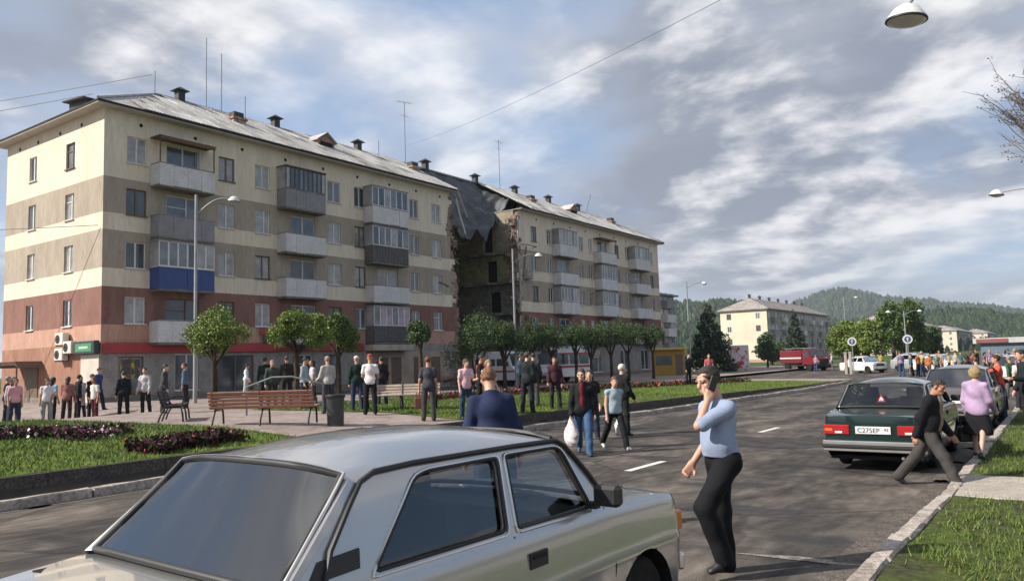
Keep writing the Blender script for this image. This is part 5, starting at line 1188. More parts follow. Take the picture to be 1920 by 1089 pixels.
def block(x0, x1, y0, y1, zb, ze, zr, label, gmat, fmat, floors=4, bays=10, gcols=2, balc=True, seed=0, ground=None, cowls=True):
    """block of flats; its lit end wall faces -Y at y0, its long side faces +X at x1"""
    b = empty('apartment_block', (x1, y0, 0)); tag(b, label, 'building', 'apartment blocks farther down the street'); O = Vector((x1, y0, 0)); r = random.Random(seed)
    mb = MB(); zg = zb+3.2
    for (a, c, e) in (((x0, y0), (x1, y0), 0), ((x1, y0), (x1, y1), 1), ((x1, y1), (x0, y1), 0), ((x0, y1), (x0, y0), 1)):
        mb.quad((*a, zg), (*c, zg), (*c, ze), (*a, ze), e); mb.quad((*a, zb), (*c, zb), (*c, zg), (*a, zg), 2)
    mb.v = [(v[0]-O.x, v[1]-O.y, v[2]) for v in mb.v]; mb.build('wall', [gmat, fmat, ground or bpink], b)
    mb = MB(); o = .6; m_ = (x0+x1)/2; h = (x1-x0)/2
    A = [(x0-o, y0-o, ze), (x1+o, y0-o, ze), (x1+o, y1+o, ze), (x0-o, y1+o, ze), (m_, y0+h*.95, zr), (m_, y1-h*.95, zr), (x0-o, y0-o, ze-.25), (x1+o, y0-o, ze-.25), (x1+o, y1+o, ze-.25), (x0-o, y1+o, ze-.25)]
    mb.add([(p[0]-O.x, p[1]-O.y, p[2]) for p in A], [(0, 1, 4), (1, 2, 5, 4), (2, 3, 5), (3, 0, 4, 5), (0, 6, 7, 1), (1, 7, 8, 2), (2, 8, 9, 3), (3, 9, 6, 0), (6, 9, 8, 7)]); rf = mb.build('roof', fr_slate, b)
    st = (ze-zg)/floors
    for fl in range(floors):
        z = zg+st*fl+.85
        for c in range(gcols): obj('window', far_window(1.2, 1.45, r.choice([0, 0, 2, 3])), b, (x0+(x1-x0)*(c+.5+(.12 if c else -.12))/gcols-O.x, 0, z))
        for c in range(bays):
            yy = (y1-y0)*(c+.5)/bays; obj('window', far_window(1.5, 1.45, r.choice([0, 1, 2, 3])), b, (0, yy, z), R(90))
            if balc and c % 3 == 1:
                mb = MB(); mb.box(0, .9, -1.5, 1.5, -.95, -.82); mb.box(.84, .9, -1.5, 1.5, -.82, .25); mb.box(0, .84, -1.5, -1.45, -.82, .25); mb.box(0, .84, 1.45, 1.5, -.82, .25); mb.build('balcony', r.choice([whitepanel, greypanel]), b, None, (0, yy, z))
    if cowls:
        k = int((y1-y0)/9)
        for i in range(k): obj('vent_cowl', cowl, b, (m_-O.x, (y1-y0)*(i+.7)/(k+.4), zr-.1))
    return b
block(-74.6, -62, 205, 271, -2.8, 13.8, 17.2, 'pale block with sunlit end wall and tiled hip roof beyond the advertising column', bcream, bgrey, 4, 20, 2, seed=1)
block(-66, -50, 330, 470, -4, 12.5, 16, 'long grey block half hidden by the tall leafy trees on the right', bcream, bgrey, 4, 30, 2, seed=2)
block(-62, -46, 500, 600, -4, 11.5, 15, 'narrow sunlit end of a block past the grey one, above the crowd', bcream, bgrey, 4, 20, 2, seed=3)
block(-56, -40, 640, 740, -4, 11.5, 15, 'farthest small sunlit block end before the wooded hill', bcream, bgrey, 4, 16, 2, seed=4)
block(-75, -48, 100, 112, -.3, 11.3, 14, 'grey blue block showing just past the end of the damaged building', M('grey_blue_render', (.20, .21, .225), .9, var=.15, scale=.4), bgrey, 4, 6, 5, seed=5, ground=M('ochre_ground_floor', (.36, .25, .07), .85, var=.15))
# yellow kiosk
kx = empty('kiosk', (-30.3, 68.8, .15), R(25)); tag(kx, 'yellow orange street kiosk with a flat roof beside the dark conifer', 'kiosk')
ym = M('kiosk_yellow', (.34, .20, .03), .7, var=.12, scale=1); 
mb = MB(); mb.cbox(-1.5, 1.5, -1.0, 1.0, 0, 2.4, .03); mb.build('cabin', ym, kx)
mb = MB(); mb.cbox(-1.8, 1.8, -1.4, 1.2, 2.4, 2.62, .04); mb.build('roof', M('kiosk_roof', (.45, .33, .06), .7, var=.1), kx)
mb = MB(); mb.box(-1.2, .3, -1.01, -1.0, 1.0, 1.9); mb.build('serving_window', GL[0], kx); mb = MB(); mb.box(.6, 1.3, -1.012, -1.0, .05, 2.0); mb.build('door', brownp, kx)
# advertising column
ad = empty('advertising_stand', (-27.5, 80.5, 0), R(20)); tag(ad, 'white advertising stand with a red print near the fire engine', 'billboard')
mb = MB(); mb.cbox(-1.0, 1.0, -.25, .25, .35, 2.9, .05); mb.build('panel_case', whitepanel, ad)
mb = MB(); mb.box(-.85, .85, -.262, -.252, .5, 2.7); mb.build('poster', M('poster_print', (.62, .58, .58), .6, var=.1, scale=1.6, col2=(.45, .05, .06), lo=.5, hi=.58), ad)
for sx in (-.6, .6): mb = MB(); mb.box(sx-.08, sx+.08, -.08, .08, -.1, .4); mb.build('leg', rimm, ad)
# round road signs
def road_sign(x, y, label):
    s = empty('road_sign', (x, y, 0), R(12)); tag(s, label, 'road sign', 'round road signs at the crossing')
    mb = MB(); mb.tube([(0, 0, 0), (0, 0, 3.1)], .04, 8); mb.build('post', rimm, s)
    mb = MB(); mb.lathe([(.36, -.02), (.36, .02)], 28, (0, -.06, 2.72), axis='Y'); mb.build('disc', whitepanel, s)
    mb = MB(); mb.lathe([(.24, -.004), (.24, .0)], 24, (0, -.084, 2.72), axis='Y'); mb.build('blue_field', M('sign_blue', (.03, .07, .16), .4, var=.05), s)
    mb = MB(); mb.box(-.035, .035, -.096, -.090, 2.56, 2.76); mb.prism([(-.11, 2.74), (.11, 2.74), (0, 2.90)], -.096, -.090, 'Y'); mb.build('arrow', whitepanel, s)
road_sign(-14.3, 70.6, 'round blue and white direction sign above the white saloon car'); road_sign(-9.75, 68.6, 'round blue and white direction sign standing among the pedestrians')
for (x, y, lb) in ((-14.55, 69.0, 'slim pale post just below the first round sign'), (-14.1, 68.6, 'second slim pale post next to the first one at the lawn end')):
    p = empty('bollard', (x, y, 0)); tag(p, lb, 'post'); mb = MB(); mb.cbox(-.11, .11, -.11, .11, 0, 1.75, .02); mb.build('shaft', concrete, p); mb = MB(); mb.cbox(-.14, .14, -.14, .14, 1.75, 1.85, .02); mb.build('cap', concrete, p)
# banner hall at the far right
hall = empty('market_hall', (-8, 150, -.2), R(-5)); tag(hall, 'low blue glazed hall with a white banner roofline behind the crowd', 'building')
mb = MB(); mb.box(-2.5, 26, 0, 14, 0, 2.6); mb.build('wall', M('hall_blue', (.11, .15, .19), .4, var=.2, scale=.5), hall)
mb = MB(); mb.cbox(-3.5, 27, -.6, 14.5, 2.6, 3.5, .05); mb.build('fascia_board', M('hall_fascia', (.40, .39, .39), .7, var=.15, scale=.6), hall)
mb = MB(); mb.box(-3, 1.5, -.72, -.61, 2.75, 3.35); mb.build('red_panel', M('hall_red', (.22, .06, .055), .7, var=.2), hall)

# ------------------------------------------------------------------ hills
hillg = M('hill_forest_floor', (.022, .040, .018), .95, var=.3, scale=.012, col2=(.055, .085, .028))
def hill(name, prof, d0, d1, d2, mat, zb=-2, jit=3.0, seed=0):
    """prof: (bearing deg cw from +Y, ridge height m at distance d1)"""
    rng_ = random.Random(seed); n = 150; rows = [0, .12, .25, .4, .55, .7, .82, .92, 1.0]; vs = []
    b0, b1 = prof[0][0], prof[-1][0]
    ph = [rng_.uniform(0, 6.28) for _ in range(12)]
    for i in range(n+1):
        b = b0+(b1-b0)*i/n; h = interp(prof, b)
        h += jit*sum(math.sin(b*(1.3+k*1.1)+ph[k])/(1+k*.6) for k in range(8))*.35
        for t in rows:
            d = d0+(d1-d0)*t; z = zb+(h-zb)*(t**1.5)+jit*.8*math.sin(b*2.1+t*9+ph[3])*t*(1-t)*2
            vs.append((math.sin(R(b))*d, math.cos(R(b))*d, z))
        for t, k in ((d1+(d2-d1)*.4, .8), (d2, .0)): vs.append((math.sin(R(b))*t, math.cos(R(b))*t, zb+(h-zb)*k))
    m_ = len(rows)+2; fs = [(i*m_+j, (i+1)*m_+j, (i+1)*m_+j+1, i*m_+j+1) for i in range(n) for j in range(m_-1)]
    return tag(obj(name, np_mesh(name, vs, fs, mat, True)), kind='structure'), vs, m_, len(rows)
# bearings: x px -> deg = -35 + atan((x-960)/1450)
def br(x): return -35+math.degrees(math.atan((x-960)/1450))
def hz(y, x, d): return 1.97+((677-.0317*(x-960))-y)*d/math.hypot(1450, x-960)*.985
H1 = [(x, y) for x, y in ((400, 600), (800, 580), (1000, 575), (1200, 562), (1270, 553), (1340, 551), (1420, 556), (1500, 572), (1560, 590), (1700, 618), (1900, 640), (2200, 646), (2600, 640))]
H2 = [(x, y) for x, y in ((900, 620), (1300, 600), (1430, 575), (1490, 560), (1530, 546), (1560, 538), (1590, 535), (1620, 541), (1660, 551), (1720, 557), (1750, 558), (1800, 565), (1880, 572), (1920, 580), (2000, 595), (2300, 590), (2700, 600))]
H3 = [(x, y) for x, y in ((1300, 640), (1500, 612), (1600, 592), (1680, 578), (1760, 568), (1840, 572), (1900, 580), (1960, 588), (2100, 585), (2400, 580), (2800, 600))]
hA = hill('hill', [(br(x), hz(y+16, x, 1100)) for x, y in H1], 420, 1100, 1700, hillg, seed=1)
hB = hill('hill', [(br(x), hz(y+9, x, 2400)) for x, y in H2], 1500, 2400, 3200, hillg, seed=2, jit=6)
hC = hill('hill', [(br(x), hz(y+24, x, 900)) for x, y in H3], 760, 900, 1500, hillg, seed=3)
# forest on the hills: many small crowns, one mass
def forest(name, hs, n, size, seed, label, bmin, bmax):
    rng_ = np.random.default_rng(seed); vs_, m_, nr = hs[1], hs[2], hs[3]; V = np.asarray(vs_).reshape(-1, m_, 3)[:, :nr+1]; ncol = V.shape[0]
    ci = rng_.uniform(0, ncol-1.001, n); ri = rng_.uniform(1, nr-.01, n); i0 = ci.astype(int); j0 = ri.astype(int); a = (ci-i0)[:, None]; b = (ri-j0)[:, None]
    p = V[i0, j0]*(1-a)*(1-b)+V[i0+1, j0]*a*(1-b)+V[i0, j0+1]*(1-a)*b+V[i0+1, j0+1]*a*b
    brg = np.degrees(np.arctan2(p[:, 0], p[:, 1])); p = p[(brg > bmin) & (brg < bmax)]; n = len(p)
    h = size*rng_.uniform(.6, 1.3, n); w = h*rng_.uniform(.22, .5, n); k = 6; ang = np.linspace(0, 2*np.pi, k, endpoint=False)
    ring = np.stack([np.cos(ang), np.sin(ang), 0*ang], 1)
    r1 = p[:, None]+ring[None]*w[:, None, None]*rng_.uniform(.7, 1.2, (n, k, 1))+np.stack([0*h, 0*h, h*.12], 1)[:, None]
    r2 = p[:, None]+ring[None]*(w*.72)[:, None, None]*rng_.uniform(.6, 1.3, (n, k, 1))+np.stack([0*h, 0*h, h*.6], 1)[:, None]
    top = p+np.stack([0*h, 0*h, h], 1)
    v = np.concatenate([r1, r2, top[:, None]], 1).reshape(-1, 3); base = (np.arange(n)*(2*k+1))[:, None]
    T = []
    for q in range(k): T += [np.concatenate([base+q, base+(q+1) % k, base+k+(q+1) % k], 1), np.concatenate([base+q, base+k+(q+1) % k, base+k+q], 1), np.concatenate([base+k+q, base+k+(q+1) % k, base+2*k], 1)]
    f = np.concatenate(T); mi = np.tile(rng_.choice(4, n, p=[.3, .3, .25, .15]), 3*k)
    fm = [M('forest_a', (.022, .038, .020), .95, var=.2), M('forest_b', (.032, .052, .024), .95, var=.2), M('forest_c', (.045, .066, .030), .95, var=.2), M('forest_d', (.016, .028, .018), .95, var=.2)]
    tag(obj(name, np_mesh(name, v, f, fm, False, mi)), label, 'forest', kind='stuff')
forest('forest', hA, 20000, 7.5, 1, 'green woods covering the near low hill', -32, 14)
forest('forest', hC, 18000, 9.5, 2, 'dense dark woods on the slope behind the far blocks', -20, 20)
forest('forest', hB, 16000, 14, 3, 'distant bluish woods on the highest hill', -24, 16)

# ------------------------------------------------------------------ air
mb = MB(); mb.box(-3500, 3500, -1000, 3500, -6, 228); hz_ = mb.build('haze', [])
hm = bpy.data.materials.new('haze'); hm.use_nodes = True; hn = hm.node_tree; hn.nodes.clear(); ho = hn.nodes.new('ShaderNodeOutputMaterial'); pv = hn.nodes.new('ShaderNodeVolumePrincipled')
pv.inputs['Color'].default_value = (.80, .86, .94, 1); pv.inputs['Density'].default_value = .00015; pv.inputs['Anisotropy'].default_value = .2
hn.links.new(pv.outputs[0], ho.inputs['Volume']); hz_.data.materials.clear(); hz_.data.materials.append(hm); tag(hz_, 'pale summer haze in front of the hills', 'haze', kind='stuff')
# ------------------------------------------------------------------ trees
barkm = M('bark', (.055, .042, .032), .95, var=.35, scale=6, bump=.8, bscale=25)
LEAF = {k: [M('leaf_%s_%d' % (k, i), c, .65, var=.25, scale=2.5) for i, c in enumerate(cs)] for k, cs in {
    'lime': [(.11, .165, .018), (.15, .205, .028), (.065, .11, .014), (.19, .23, .04)], 'dark': [(.028, .062, .014), (.048, .09, .018), (.016, .038, .010), (.065, .11, .022)],
    'fir': [(.012, .030, .014), (.022, .045, .018), (.008, .020, .010), (.030, .055, .02)], 'mid': [(.055, .10, .016), (.085, .135, .022), (.03, .06, .012), (.11, .155, .028)]}.items()}
def leaves(name, centers, n, size, mats, parent, seed, hollow=.55):
    """leaf faces spread through ellipsoid lobes: centers = [(x,y,z,rx,ry,rz)]"""
    rg = np.random.default_rng(seed); Cn = np.asarray(centers, float); vol = (Cn[:, 3]*Cn[:, 4]*Cn[:, 5])**.75; idx = rg.choice(len(Cn), n, p=vol/vol.sum()); c = Cn[idx]
    d = rg.normal(size=(n, 3)); d /= np.linalg.norm(d, axis=1)[:, None]; rr = (hollow+(1-hollow)*rg.random(n)**.6)*rg.choice([1, 1, 1, 1.07, .85], n)
    p = c[:, :3]+d*c[:, 3:]*rr[:, None]
    # clump: keep the points where a coarse noise is high
    q = np.sin(p[:, 0]*7.3+seed)+np.sin(p[:, 1]*6.1+1.3*seed)+np.sin(p[:, 2]*8.7+.7*seed)+rg.normal(0, .8, n); p = p[q > -1.25]; n = len(p)
    u = rg.normal(size=(n, 3)); u /= np.linalg.norm(u, axis=1)[:, None]; t = rg.normal(size=(n, 3)); t -= (t*u).sum(1)[:, None]*u; t /= np.linalg.norm(t, axis=1)[:, None]; s = (size*rg.uniform(.6, 1.35, n))[:, None]
    v = np.stack([p-u*s, p-t*s*.55, p+u*s, p+t*s*.55], 1).reshape(-1, 3)
    mi = rg.choice(len(mats), n, p=[.4, .25, .2, .15])
    o = obj(name, np_mesh(name, v, np.arange(4*n).reshape(-1, 4), mats, False, mi), parent); return o
def pollard(x, y, top, bot, wid, label, kind='dark', seed=0, n=2600, lobes=5, lean=0.0):
    z0 = zleft(x, y); t = empty('pollard_tree', (x, y, z0)); tag(t, label, 'tree', 'clipped trees along the square'); r = random.Random(seed)
    H = top-z0; B = bot-z0; mb = MB(); fork = B-.35
    mb.tube([(0, 0, -.3), (.02, .01, fork*.5), (lean*.4, .02, fork)], [.15, .115, .10], 8)
    tips = []
    for k in range(lobes):
        a = 2*math.pi*k/lobes+r.uniform(-.6, .6); rad = wid*.33*r.uniform(.45, 1.25); tx, ty, tz = lean+rad*math.cos(a), rad*math.sin(a), (B+H)/2+r.uniform(-.28, .22)*(H-B)
        mb.tube([(lean*.4, .02, fork-.05), (lean*.7+tx*.5, ty*.55, (fork+tz)/2), (tx, ty, tz)], [.075, .05, .022], 6); tips.append((tx, ty, tz))
    mb.build('trunk', barkm, t, 60)
    C_ = [(tx, ty, tz, wid*.27*r.uniform(.6, 1.25), wid*.27*r.uniform(.6, 1.25), (H-B)*.36*r.uniform(.65, 1.25)) for tx, ty, tz in tips]+[(lean, 0, (B+H)/2+.05, wid*.33, wid*.33, (H-B)*.42)]
    leaves('crown', C_, n, .047, LEAF[kind], t, seed, .25)
    return t
PT = [(-27, 18.1, 4.45, 2.55, 2.9, 'lime', 'wide bright green clipped tree behind the lamp post and the long bench'), (-27, 22.1, 4.7, 2.9, 2.2, 'lime', 'round clipped tree to the right of the bright green one'),
      (-27, 24.5, 4.6, 2.8, 2.0, 'mid', 'darker clipped tree touching the round one beside it'), (-27, 30.1, 4.3, 3.0, 1.45, 'dark', 'small lollipop tree alone on a straight trunk before the shopfront'),
      (-27, 34.7, 5.00, 1.35, 3.24, 'dark', 'large bushy clipped tree below the collapsed section'), (-27, 37.5, 4.50, 2.30, 2.40, 'dark', 'slim clipped tree right of the large bushy one'),
      (-27.6, 41.0, 4.70, 2.40, 2.88, 'dark', 'clipped tree over the first ambulance roof'), (-27.3, 43.3, 4.60, 2.60, 2.52, 'dark', 'clipped tree between the two ambulances'),
      (-27, 45.9, 4.70, 2.60, 2.76, 'dark', 'clipped tree just before the striped ambulance'), (-27, 48.0, 4.40, 2.20, 2.16, 'dark', 'narrow clipped tree past the striped ambulance'),
      (-27, 51.0, 4.80, 2.45, 2.88, 'dark', 'broad clipped tree on a forked trunk, third from the kiosk'), (-27, 53.8, 4.80, 2.55, 2.64, 'dark', 'clipped tree on a Y shaped trunk, second from the kiosk'),
      (-27, 58.2, 4.70, 2.55, 2.40, 'dark', 'last clipped tree of the row, next to the yellow kiosk')]
for i, (x, y, a, b, w, k, lb) in enumerate(PT): pollard(x, y, a, b, w, lb, k, i+1, 15000 if i < 3 else 10000, lobes=5 if i < 11 else 3)
def broad_tree(x, y, h, w, label, kind='mid', seed=0, n=3000, size=.22, z=0, group='trees beyond the crossing', tall=False):
    t = empty('leafy_tree', (x, y, z)); tag(t, label, 'tree', group); r = random.Random(seed)
    mb = MB(); mb.tube([(0, 0, -.5), (.05, 0, h*.25), (.1, .05, h*.55), (0, 0, h*.85)], [w*.05+.05, w*.04+.04, w*.03, .03], 8); lob = []
    for k in range(9):
        a = 2.4*k+r.uniform(-.3, .3); zz_ = h*(.32+.58*k/9); rad = w*.32*(1-.55*(k/9)) if not tall else w*.22; tx, ty = rad*math.cos(a), rad*math.sin(a)
        mb.tube([(.05, 0, zz_*.7), (tx*.6, ty*.6, zz_*.9), (tx, ty, zz_)], [.07, .05, .02], 5); lob.append((tx, ty, zz_, w*.27*r.uniform(.8, 1.2), w*.27*r.uniform(.8, 1.2), h*.16*r.uniform(.8, 1.3)))
    mb.build('trunk', barkm, t, 60); leaves('crown', lob+[(0, 0, h*.9, w*.18, w*.18, h*.12)], n, size, LEAF[kind], t, seed, .4)
def fir(x, y, h, w, label, seed=0, n=3500, size=.2, z=0):
    t = empty('conifer_tree', (x, y, z)); tag(t, label, 'tree', 'trees beyond the crossing'); r = random.Random(seed); mb = MB(); mb.tube([(0, 0, -.4), (0, 0, h*.5), (0, 0, h)], [.16, .1, .02], 8); lob = []
    for k in range(26):
        f = k/26; zz_ = h*(.10+.86*f); rad = w/2*(1-f)**.8*.72; a = 2.4*k; tx, ty = rad*math.cos(a), rad*math.sin(a)
        mb.tube([(0, 0, zz_+.2), (tx, ty, zz_)], [.04, .015], 5); lob.append((tx, ty, zz_-.1, w*.20*(1-f)+.18, w*.20*(1-f)+.18, h*.075))
    mb.build('trunk', barkm, t, 60); leaves('crown', lob, n, size, LEAF['fir'], t, seed, .3)
fir(-29.5, 77.5, 7.6, 5.0, 'big dark conifer right of the yellow kiosk', 5, 12000, .11)
fir(-29.0, 108, 8.0, 4.0, 'slender dark conifer in front of the pale block', 6, 5000, .15, -.2)
broad_tree(-23.6, 113, 6.0, 5.0, 'light green leafy tree behind the fire engine', 'lime', 11, 7800, .16)
broad_tree(-20.8, 112, 6.2, 5.0, 'yellow green round tree above the first round sign', 'lime', 12, 7800, .16)
broad_tree(-18.6, 118, 8.6, 5.0, 'tall leafy tree behind the grey estate car', 'mid', 13, 9360, .18)
broad_tree(-17.0, 122, 9.0, 4.4, 'tallest leafy tree of the clump, above the second round sign', 'mid', 14, 9360, .18)
broad_tree(-15.6, 128, 5.0, 4.0, 'dark leafy tree at the right end of the clump', 'dark', 15, 7800, .18)
broad_tree(-24.5, 160, 9, 6, 'tree rising behind the light green one', 'dark', 16, 6500, .23)
broad_tree(-3.5, 170, 4.0, 6, 'low dark tree beside the blue hall', 'dark', 17, 5720, .22)
broad_tree(-29.9, 98, 4.6, 2.4, 'small clipped bush tree in front of the pale block end', 'dark', 18, 4680, .11)
broad_tree(-37.5, 100, 5.0, 5, 'leafy tree between the conifer and the grey blue block', 'dark', 19, 5200, .14)
broad_tree(-45, 150, 4.0, 7, 'low leafy tree at the foot of the pale block', 'dark', 20, 5200, .22)
broad_tree(-30, 140, 5.0, 6, 'round bush right of the pale block end', 'mid', 22, 5200, .19)
# nearly bare tree reaching in at the right edge
bt = empty('bare_tree', (.75, 17.5, .1)); tag(bt, 'almost bare twiggy tree reaching in at the upper right edge', 'tree'); mb = MB(); r_ = random.Random(3)
mb.tube([(0, 0, -.3), (-.1, 0, 2.5), (-.3, -.1, 5.0), (-.6, -.15, 6.0)], [.13, .10, .07, .05], 8)
tw = []
for k in range(34):
    b0 = Vector((-.35-.25*r_.random(), -.12, 4.9+1.1*r_.random())); dr = Vector((-.62+r_.gauss(0, .28), r_.gauss(0, .3), 1+r_.gauss(0, .2))).normalized(); ln = r_.uniform(.8, 1.9); p1 = b0+dr*ln*.5+Vector((r_.gauss(0, .06), 0, 0)); p2 = b0+dr*ln
    mb.tube([b0, p1, p2], [.018, .012, .005], 4)
    for q in range(5):
        a = b0+dr*ln*r_.uniform(.4, 1); d2 = (dr+Vector((r_.gauss(0, .5), r_.gauss(0, .5), r_.gauss(0, .4)))).normalized(); e = a+d2*r_.uniform(.12, .35); mb.tube([a, e], [.007, .004], 4); tw.append(e)
mb.build('trunk', M('pale_bark', (.12, .105, .10), .9, var=.2), bt)
leaves('crown', [(p.x, p.y, p.z, .05, .05, .05) for p in tw], 700, .022, [M('dry_leaf_%d' % i, c, .8) for i, c in enumerate([(.12, .10, .09), (.16, .13, .11), (.09, .09, .05), (.14, .12, .10)])], bt, 4)

# ------------------------------------------------------------------ lamps, wires, benches
steel = M('lamp_post_paint', (.30, .30, .31), .5, metal=.3, var=.1)
def lamp_head(parent, p, tilt=0, s=1.0):
    mb = MB(); mb.lathe([(.02, .20), (.08, .19), (.17, .13), (.25, .02), (.27, -.03), (.26, -.04)], 22); o = mb.build('lamp_head', M('lamp_shell', (.62, .61, .58), .35, var=.08), parent, 50, p); o.rotation_euler = (0, tilt, 0); o.scale = (s,)*3
    mb = MB(); mb.lathe([(.255, -.035), (.255, -.05), (.16, -.10), (.02, -.13)], 22); l_ = mb.build('lamp_lens', M('lamp_lens_glass', (.42, .40, .36), .2, var=.1), o, 50)
    mb = MB(); mb.lathe([(.275, -.02), (.28, -.045), (.262, -.05)], 22); mb.build('lamp_ring', rubber, o, 50)
def lamp_post(x, y, z, h, arms, label, r=.075):
    p = empty('street_lamp', (x, y, z)); tag(p, label, 'street lamp', 'street lamps')
    mb = MB(); mb.tube([(0, 0, -.2), (0, 0, h*.4), (0, 0, h)], [r*1.25, r, r*.75], 10); mb.build('pole', steel, p, 60)
    for (dx, dy, rise, drop) in arms:
        L_ = math.hypot(dx, dy); mb = MB(); pts = []
        for i in range(9):
            t = i/8; pts.append((dx*t, dy*t, h-drop-.02+rise*math.sin(t*math.pi*.62)))
        mb.tube(pts, .03, 7); mb.build('arm', steel, p, 60); e = pts[-1]; lamp_head(p, (e[0]+dx/L_*.18, e[1]+dy/L_*.18, e[2]-.06), .12)
    return p
lamp_post(-30.9, 19.8, .6, 9.2, [(1.1, .95, .75, .9)], 'tall grey street lamp in front of the blue balcony')
lamp_post(-27.8, 39.9, .45, 8.6, [(.9, 1.3, .6, .9)], 'grey street lamp in front of the collapsed section')
lamp_post(-28.6, 70.0, .0, 9.0, [(1.2, .95, .5, .6)], 'street lamp standing beside the dark conifer')
lamp_post(-24.6, 118, .0, 9.6, [(1.3, .9, .5, .5)], 'street lamp rising from the light green tree')
lamp_post(-13.8, 96, .0, 6.2, [(1.3, .9, .5, .5), (-1.3, -.9, .5, .5)], 'two-armed street lamp in front of the tall leafy trees')
lp = empty('street_lamp', (1.0, 12.6, .1)); tag(lp, 'near street lamp whose round head hangs at the upper right corner', 'street lamp', 'street lamps')
mb = MB(); mb.tube([(0, 0, -.2), (0, 0, 3), (0, 0, 6.2)], [.095, .08, .06], 10); mb.build('pole', steel, lp, 60)
mb = MB(); mb.tube([(0, 0, 6.1), (-.35, -.08, 6.55), (-.9, -.22, 6.95), (-1.5, -.36, 7.10), (-2.0, -.48, 7.02), (-2.3, -.55, 6.83), (-2.38, -.57, 6.74)], .026, 8); mb.build('arm', steel, lp, 60); lamp_head(lp, (-2.4, -.58, 6.56), .10)
lamp_post(1.6, 37.0, .1, 8.3, [(-3.0, .3, .45, .55)], 'street lamp whose small round head hangs at the right edge')
wirem = M('overhead_cable', (.10, .10, .11), .6, var=0)
def wire(a, b, sag, label, r=.013):
    a, b = Vector(a), Vector(b); mb = MB(); n = 24; mb.tube([a+(b-a)*(i/n)-Vector((0, 0, sag*4*(i/n)*(1-i/n))) for i in range(n+1)], r, 4)
    tag(mb.build('overhead_wire', wirem), label, 'wire', 'overhead wires')
wire((1.05, 12.6, 9.2), (XR+.5, 47, 20.2), .5, 'long thin cable crossing the sky to the roof antenna', .008)
wire((XR, 24.9, 19.9), (-90, 5, 19.0), .5, 'upper thin wire running left from the roof corner', .022)
wire((-43.9, 21.6, 17.9), (-95, 2, 17.0), .4, 'second thin wire running left from the dark dormer', .022)
wire((-38.3, 19.2, 9.3), (-80, -6, 11.0), .5, 'thin wire crossing the sunlit end wall', .018)

woodm = M('bench_wood', (.22, .085, .055), .6, var=.3, scale=7, stretch=(1, 1, 6), col2=(.30, .13, .085)); woodp = M('bench_wood_pale', (.38, .30, .24), .7, var=.2, scale=7)
ironm = M('bench_iron', (.012, .012, .013), .45, var=.2)
def bench(x, y, rotz, L_, label, wood, z, nb=5):
    """seat faces local +Y; back towards -Y"""
    b = empty('bench', (x, y, z), rotz); tag(b, label, 'bench', 'benches on the square')
    me = MB(); me.cbox(-L_/2, L_/2, -.018, .018, -.036, .036, .008); me = me.mesh('back_slat', wood)
    for i in range(nb):
        o = obj('back_slat', me, b, (0, -.30-.028*i, .46+i*.088)); o.rotation_euler.x = R(17)
    me = MB(); me.cbox(-L_/2, L_/2, -.042, .042, -.016, .016, .006); me = me.mesh('seat_slat', wood)
    for i in range(5): obj('seat_slat', me, b, (0, -.20+i*.095, .43+.006*i))
    for sx in (-1, 0, 1):
        mb = MB(); xx = sx*(L_/2-.12 if sx else 0)
        mb.tube([(xx, .24, 0), (xx, .22, .22), (xx, .18, .40), (xx, -.22, .40), (xx, -.30, .50), (xx, -.42, .86)], .026, 7); mb.tube([(xx, -.22, .40), (xx, -.34, .18), (xx, -.40, 0)], .026, 7)
        if sx: mb.tube([(xx, .20, .41), (xx, .24, .62), (xx, -.05, .66), (xx, -.33, .62)], .022, 7)
        mb.build('end_frame', ironm, b, 60)
    return b
def bench_seg(p, q, label, wood, z, flip=False, nb=5):
    dx, dy = q[0]-p[0], q[1]-p[1]; bench((p[0]+q[0])/2, (p[1]+q[1])/2, math.atan2(dy, dx)+(math.pi if flip else 0), math.hypot(dx, dy), label, wood, z, nb)
bench_seg((-17.7, 11.9), (-15.35, 13.25), 'long red brown slatted bench seen from behind with black iron legs', woodm, zleft(-16.5, 12.5))
bench_seg((-17.6, 16.95), (-15.7, 18.35), 'pale slatted bench facing the road beside the man in the white T-shirt', woodp, zleft(-16.8, 17.3), True, 4)
bench_seg((-21.3, 13.2), (-19.9, 12.1), 'dark bench seen end-on left of the long red brown one', M('bench_wood_dark', (.045, .035, .035), .7, var=.3), .6, False)
# litter bin
lb = empty('litter_bin', (-15.05, 13.55, zleft(-15, 13.5)), 0); tag(lb, 'dark grey tapered litter bin at the end of the long bench', 'bin')
mb = MB(); mb.lathe([(.20, 0), (.205, .03), (.225, .70), (.24, .72), (.24, .77), (.19, .77), (.18, .30), (.02, .28)], 20); mb.build('bucket', M('bin_metal', (.045, .048, .05), .5, var=.25, scale=6), lb, 40)
mb = MB(); mb.lathe([(.246, .70), (.252, .72), (.252, .76), (.246, .78)], 20); mb.build('rim_band', ironm, lb, 40)
# arched rail behind the bench
rl = empty('arched_rail', (-19.0, 15.2, .6), R(30)); tag(rl, 'arched dark metal rail standing behind the long bench', 'railing')
mb = MB(); mb.tube([(-1.25, 0, 0), (-1.25, 0, .85), (-.45, 0, 1.12), (.15, 0, 1.12), (1.25, 0, .86), (1.25, 0, 0)], .03, 7); mb.build('top_bar', M('rail_paint', (.10, .12, .115), .5, var=.1), rl, 60)
mb = MB(); mb.tube([(-1.25, 0, .35), (1.25, 0, .35)], .02, 6); mb.build('lower_bar', M('rail_paint', (.1, .12, .115)), rl)

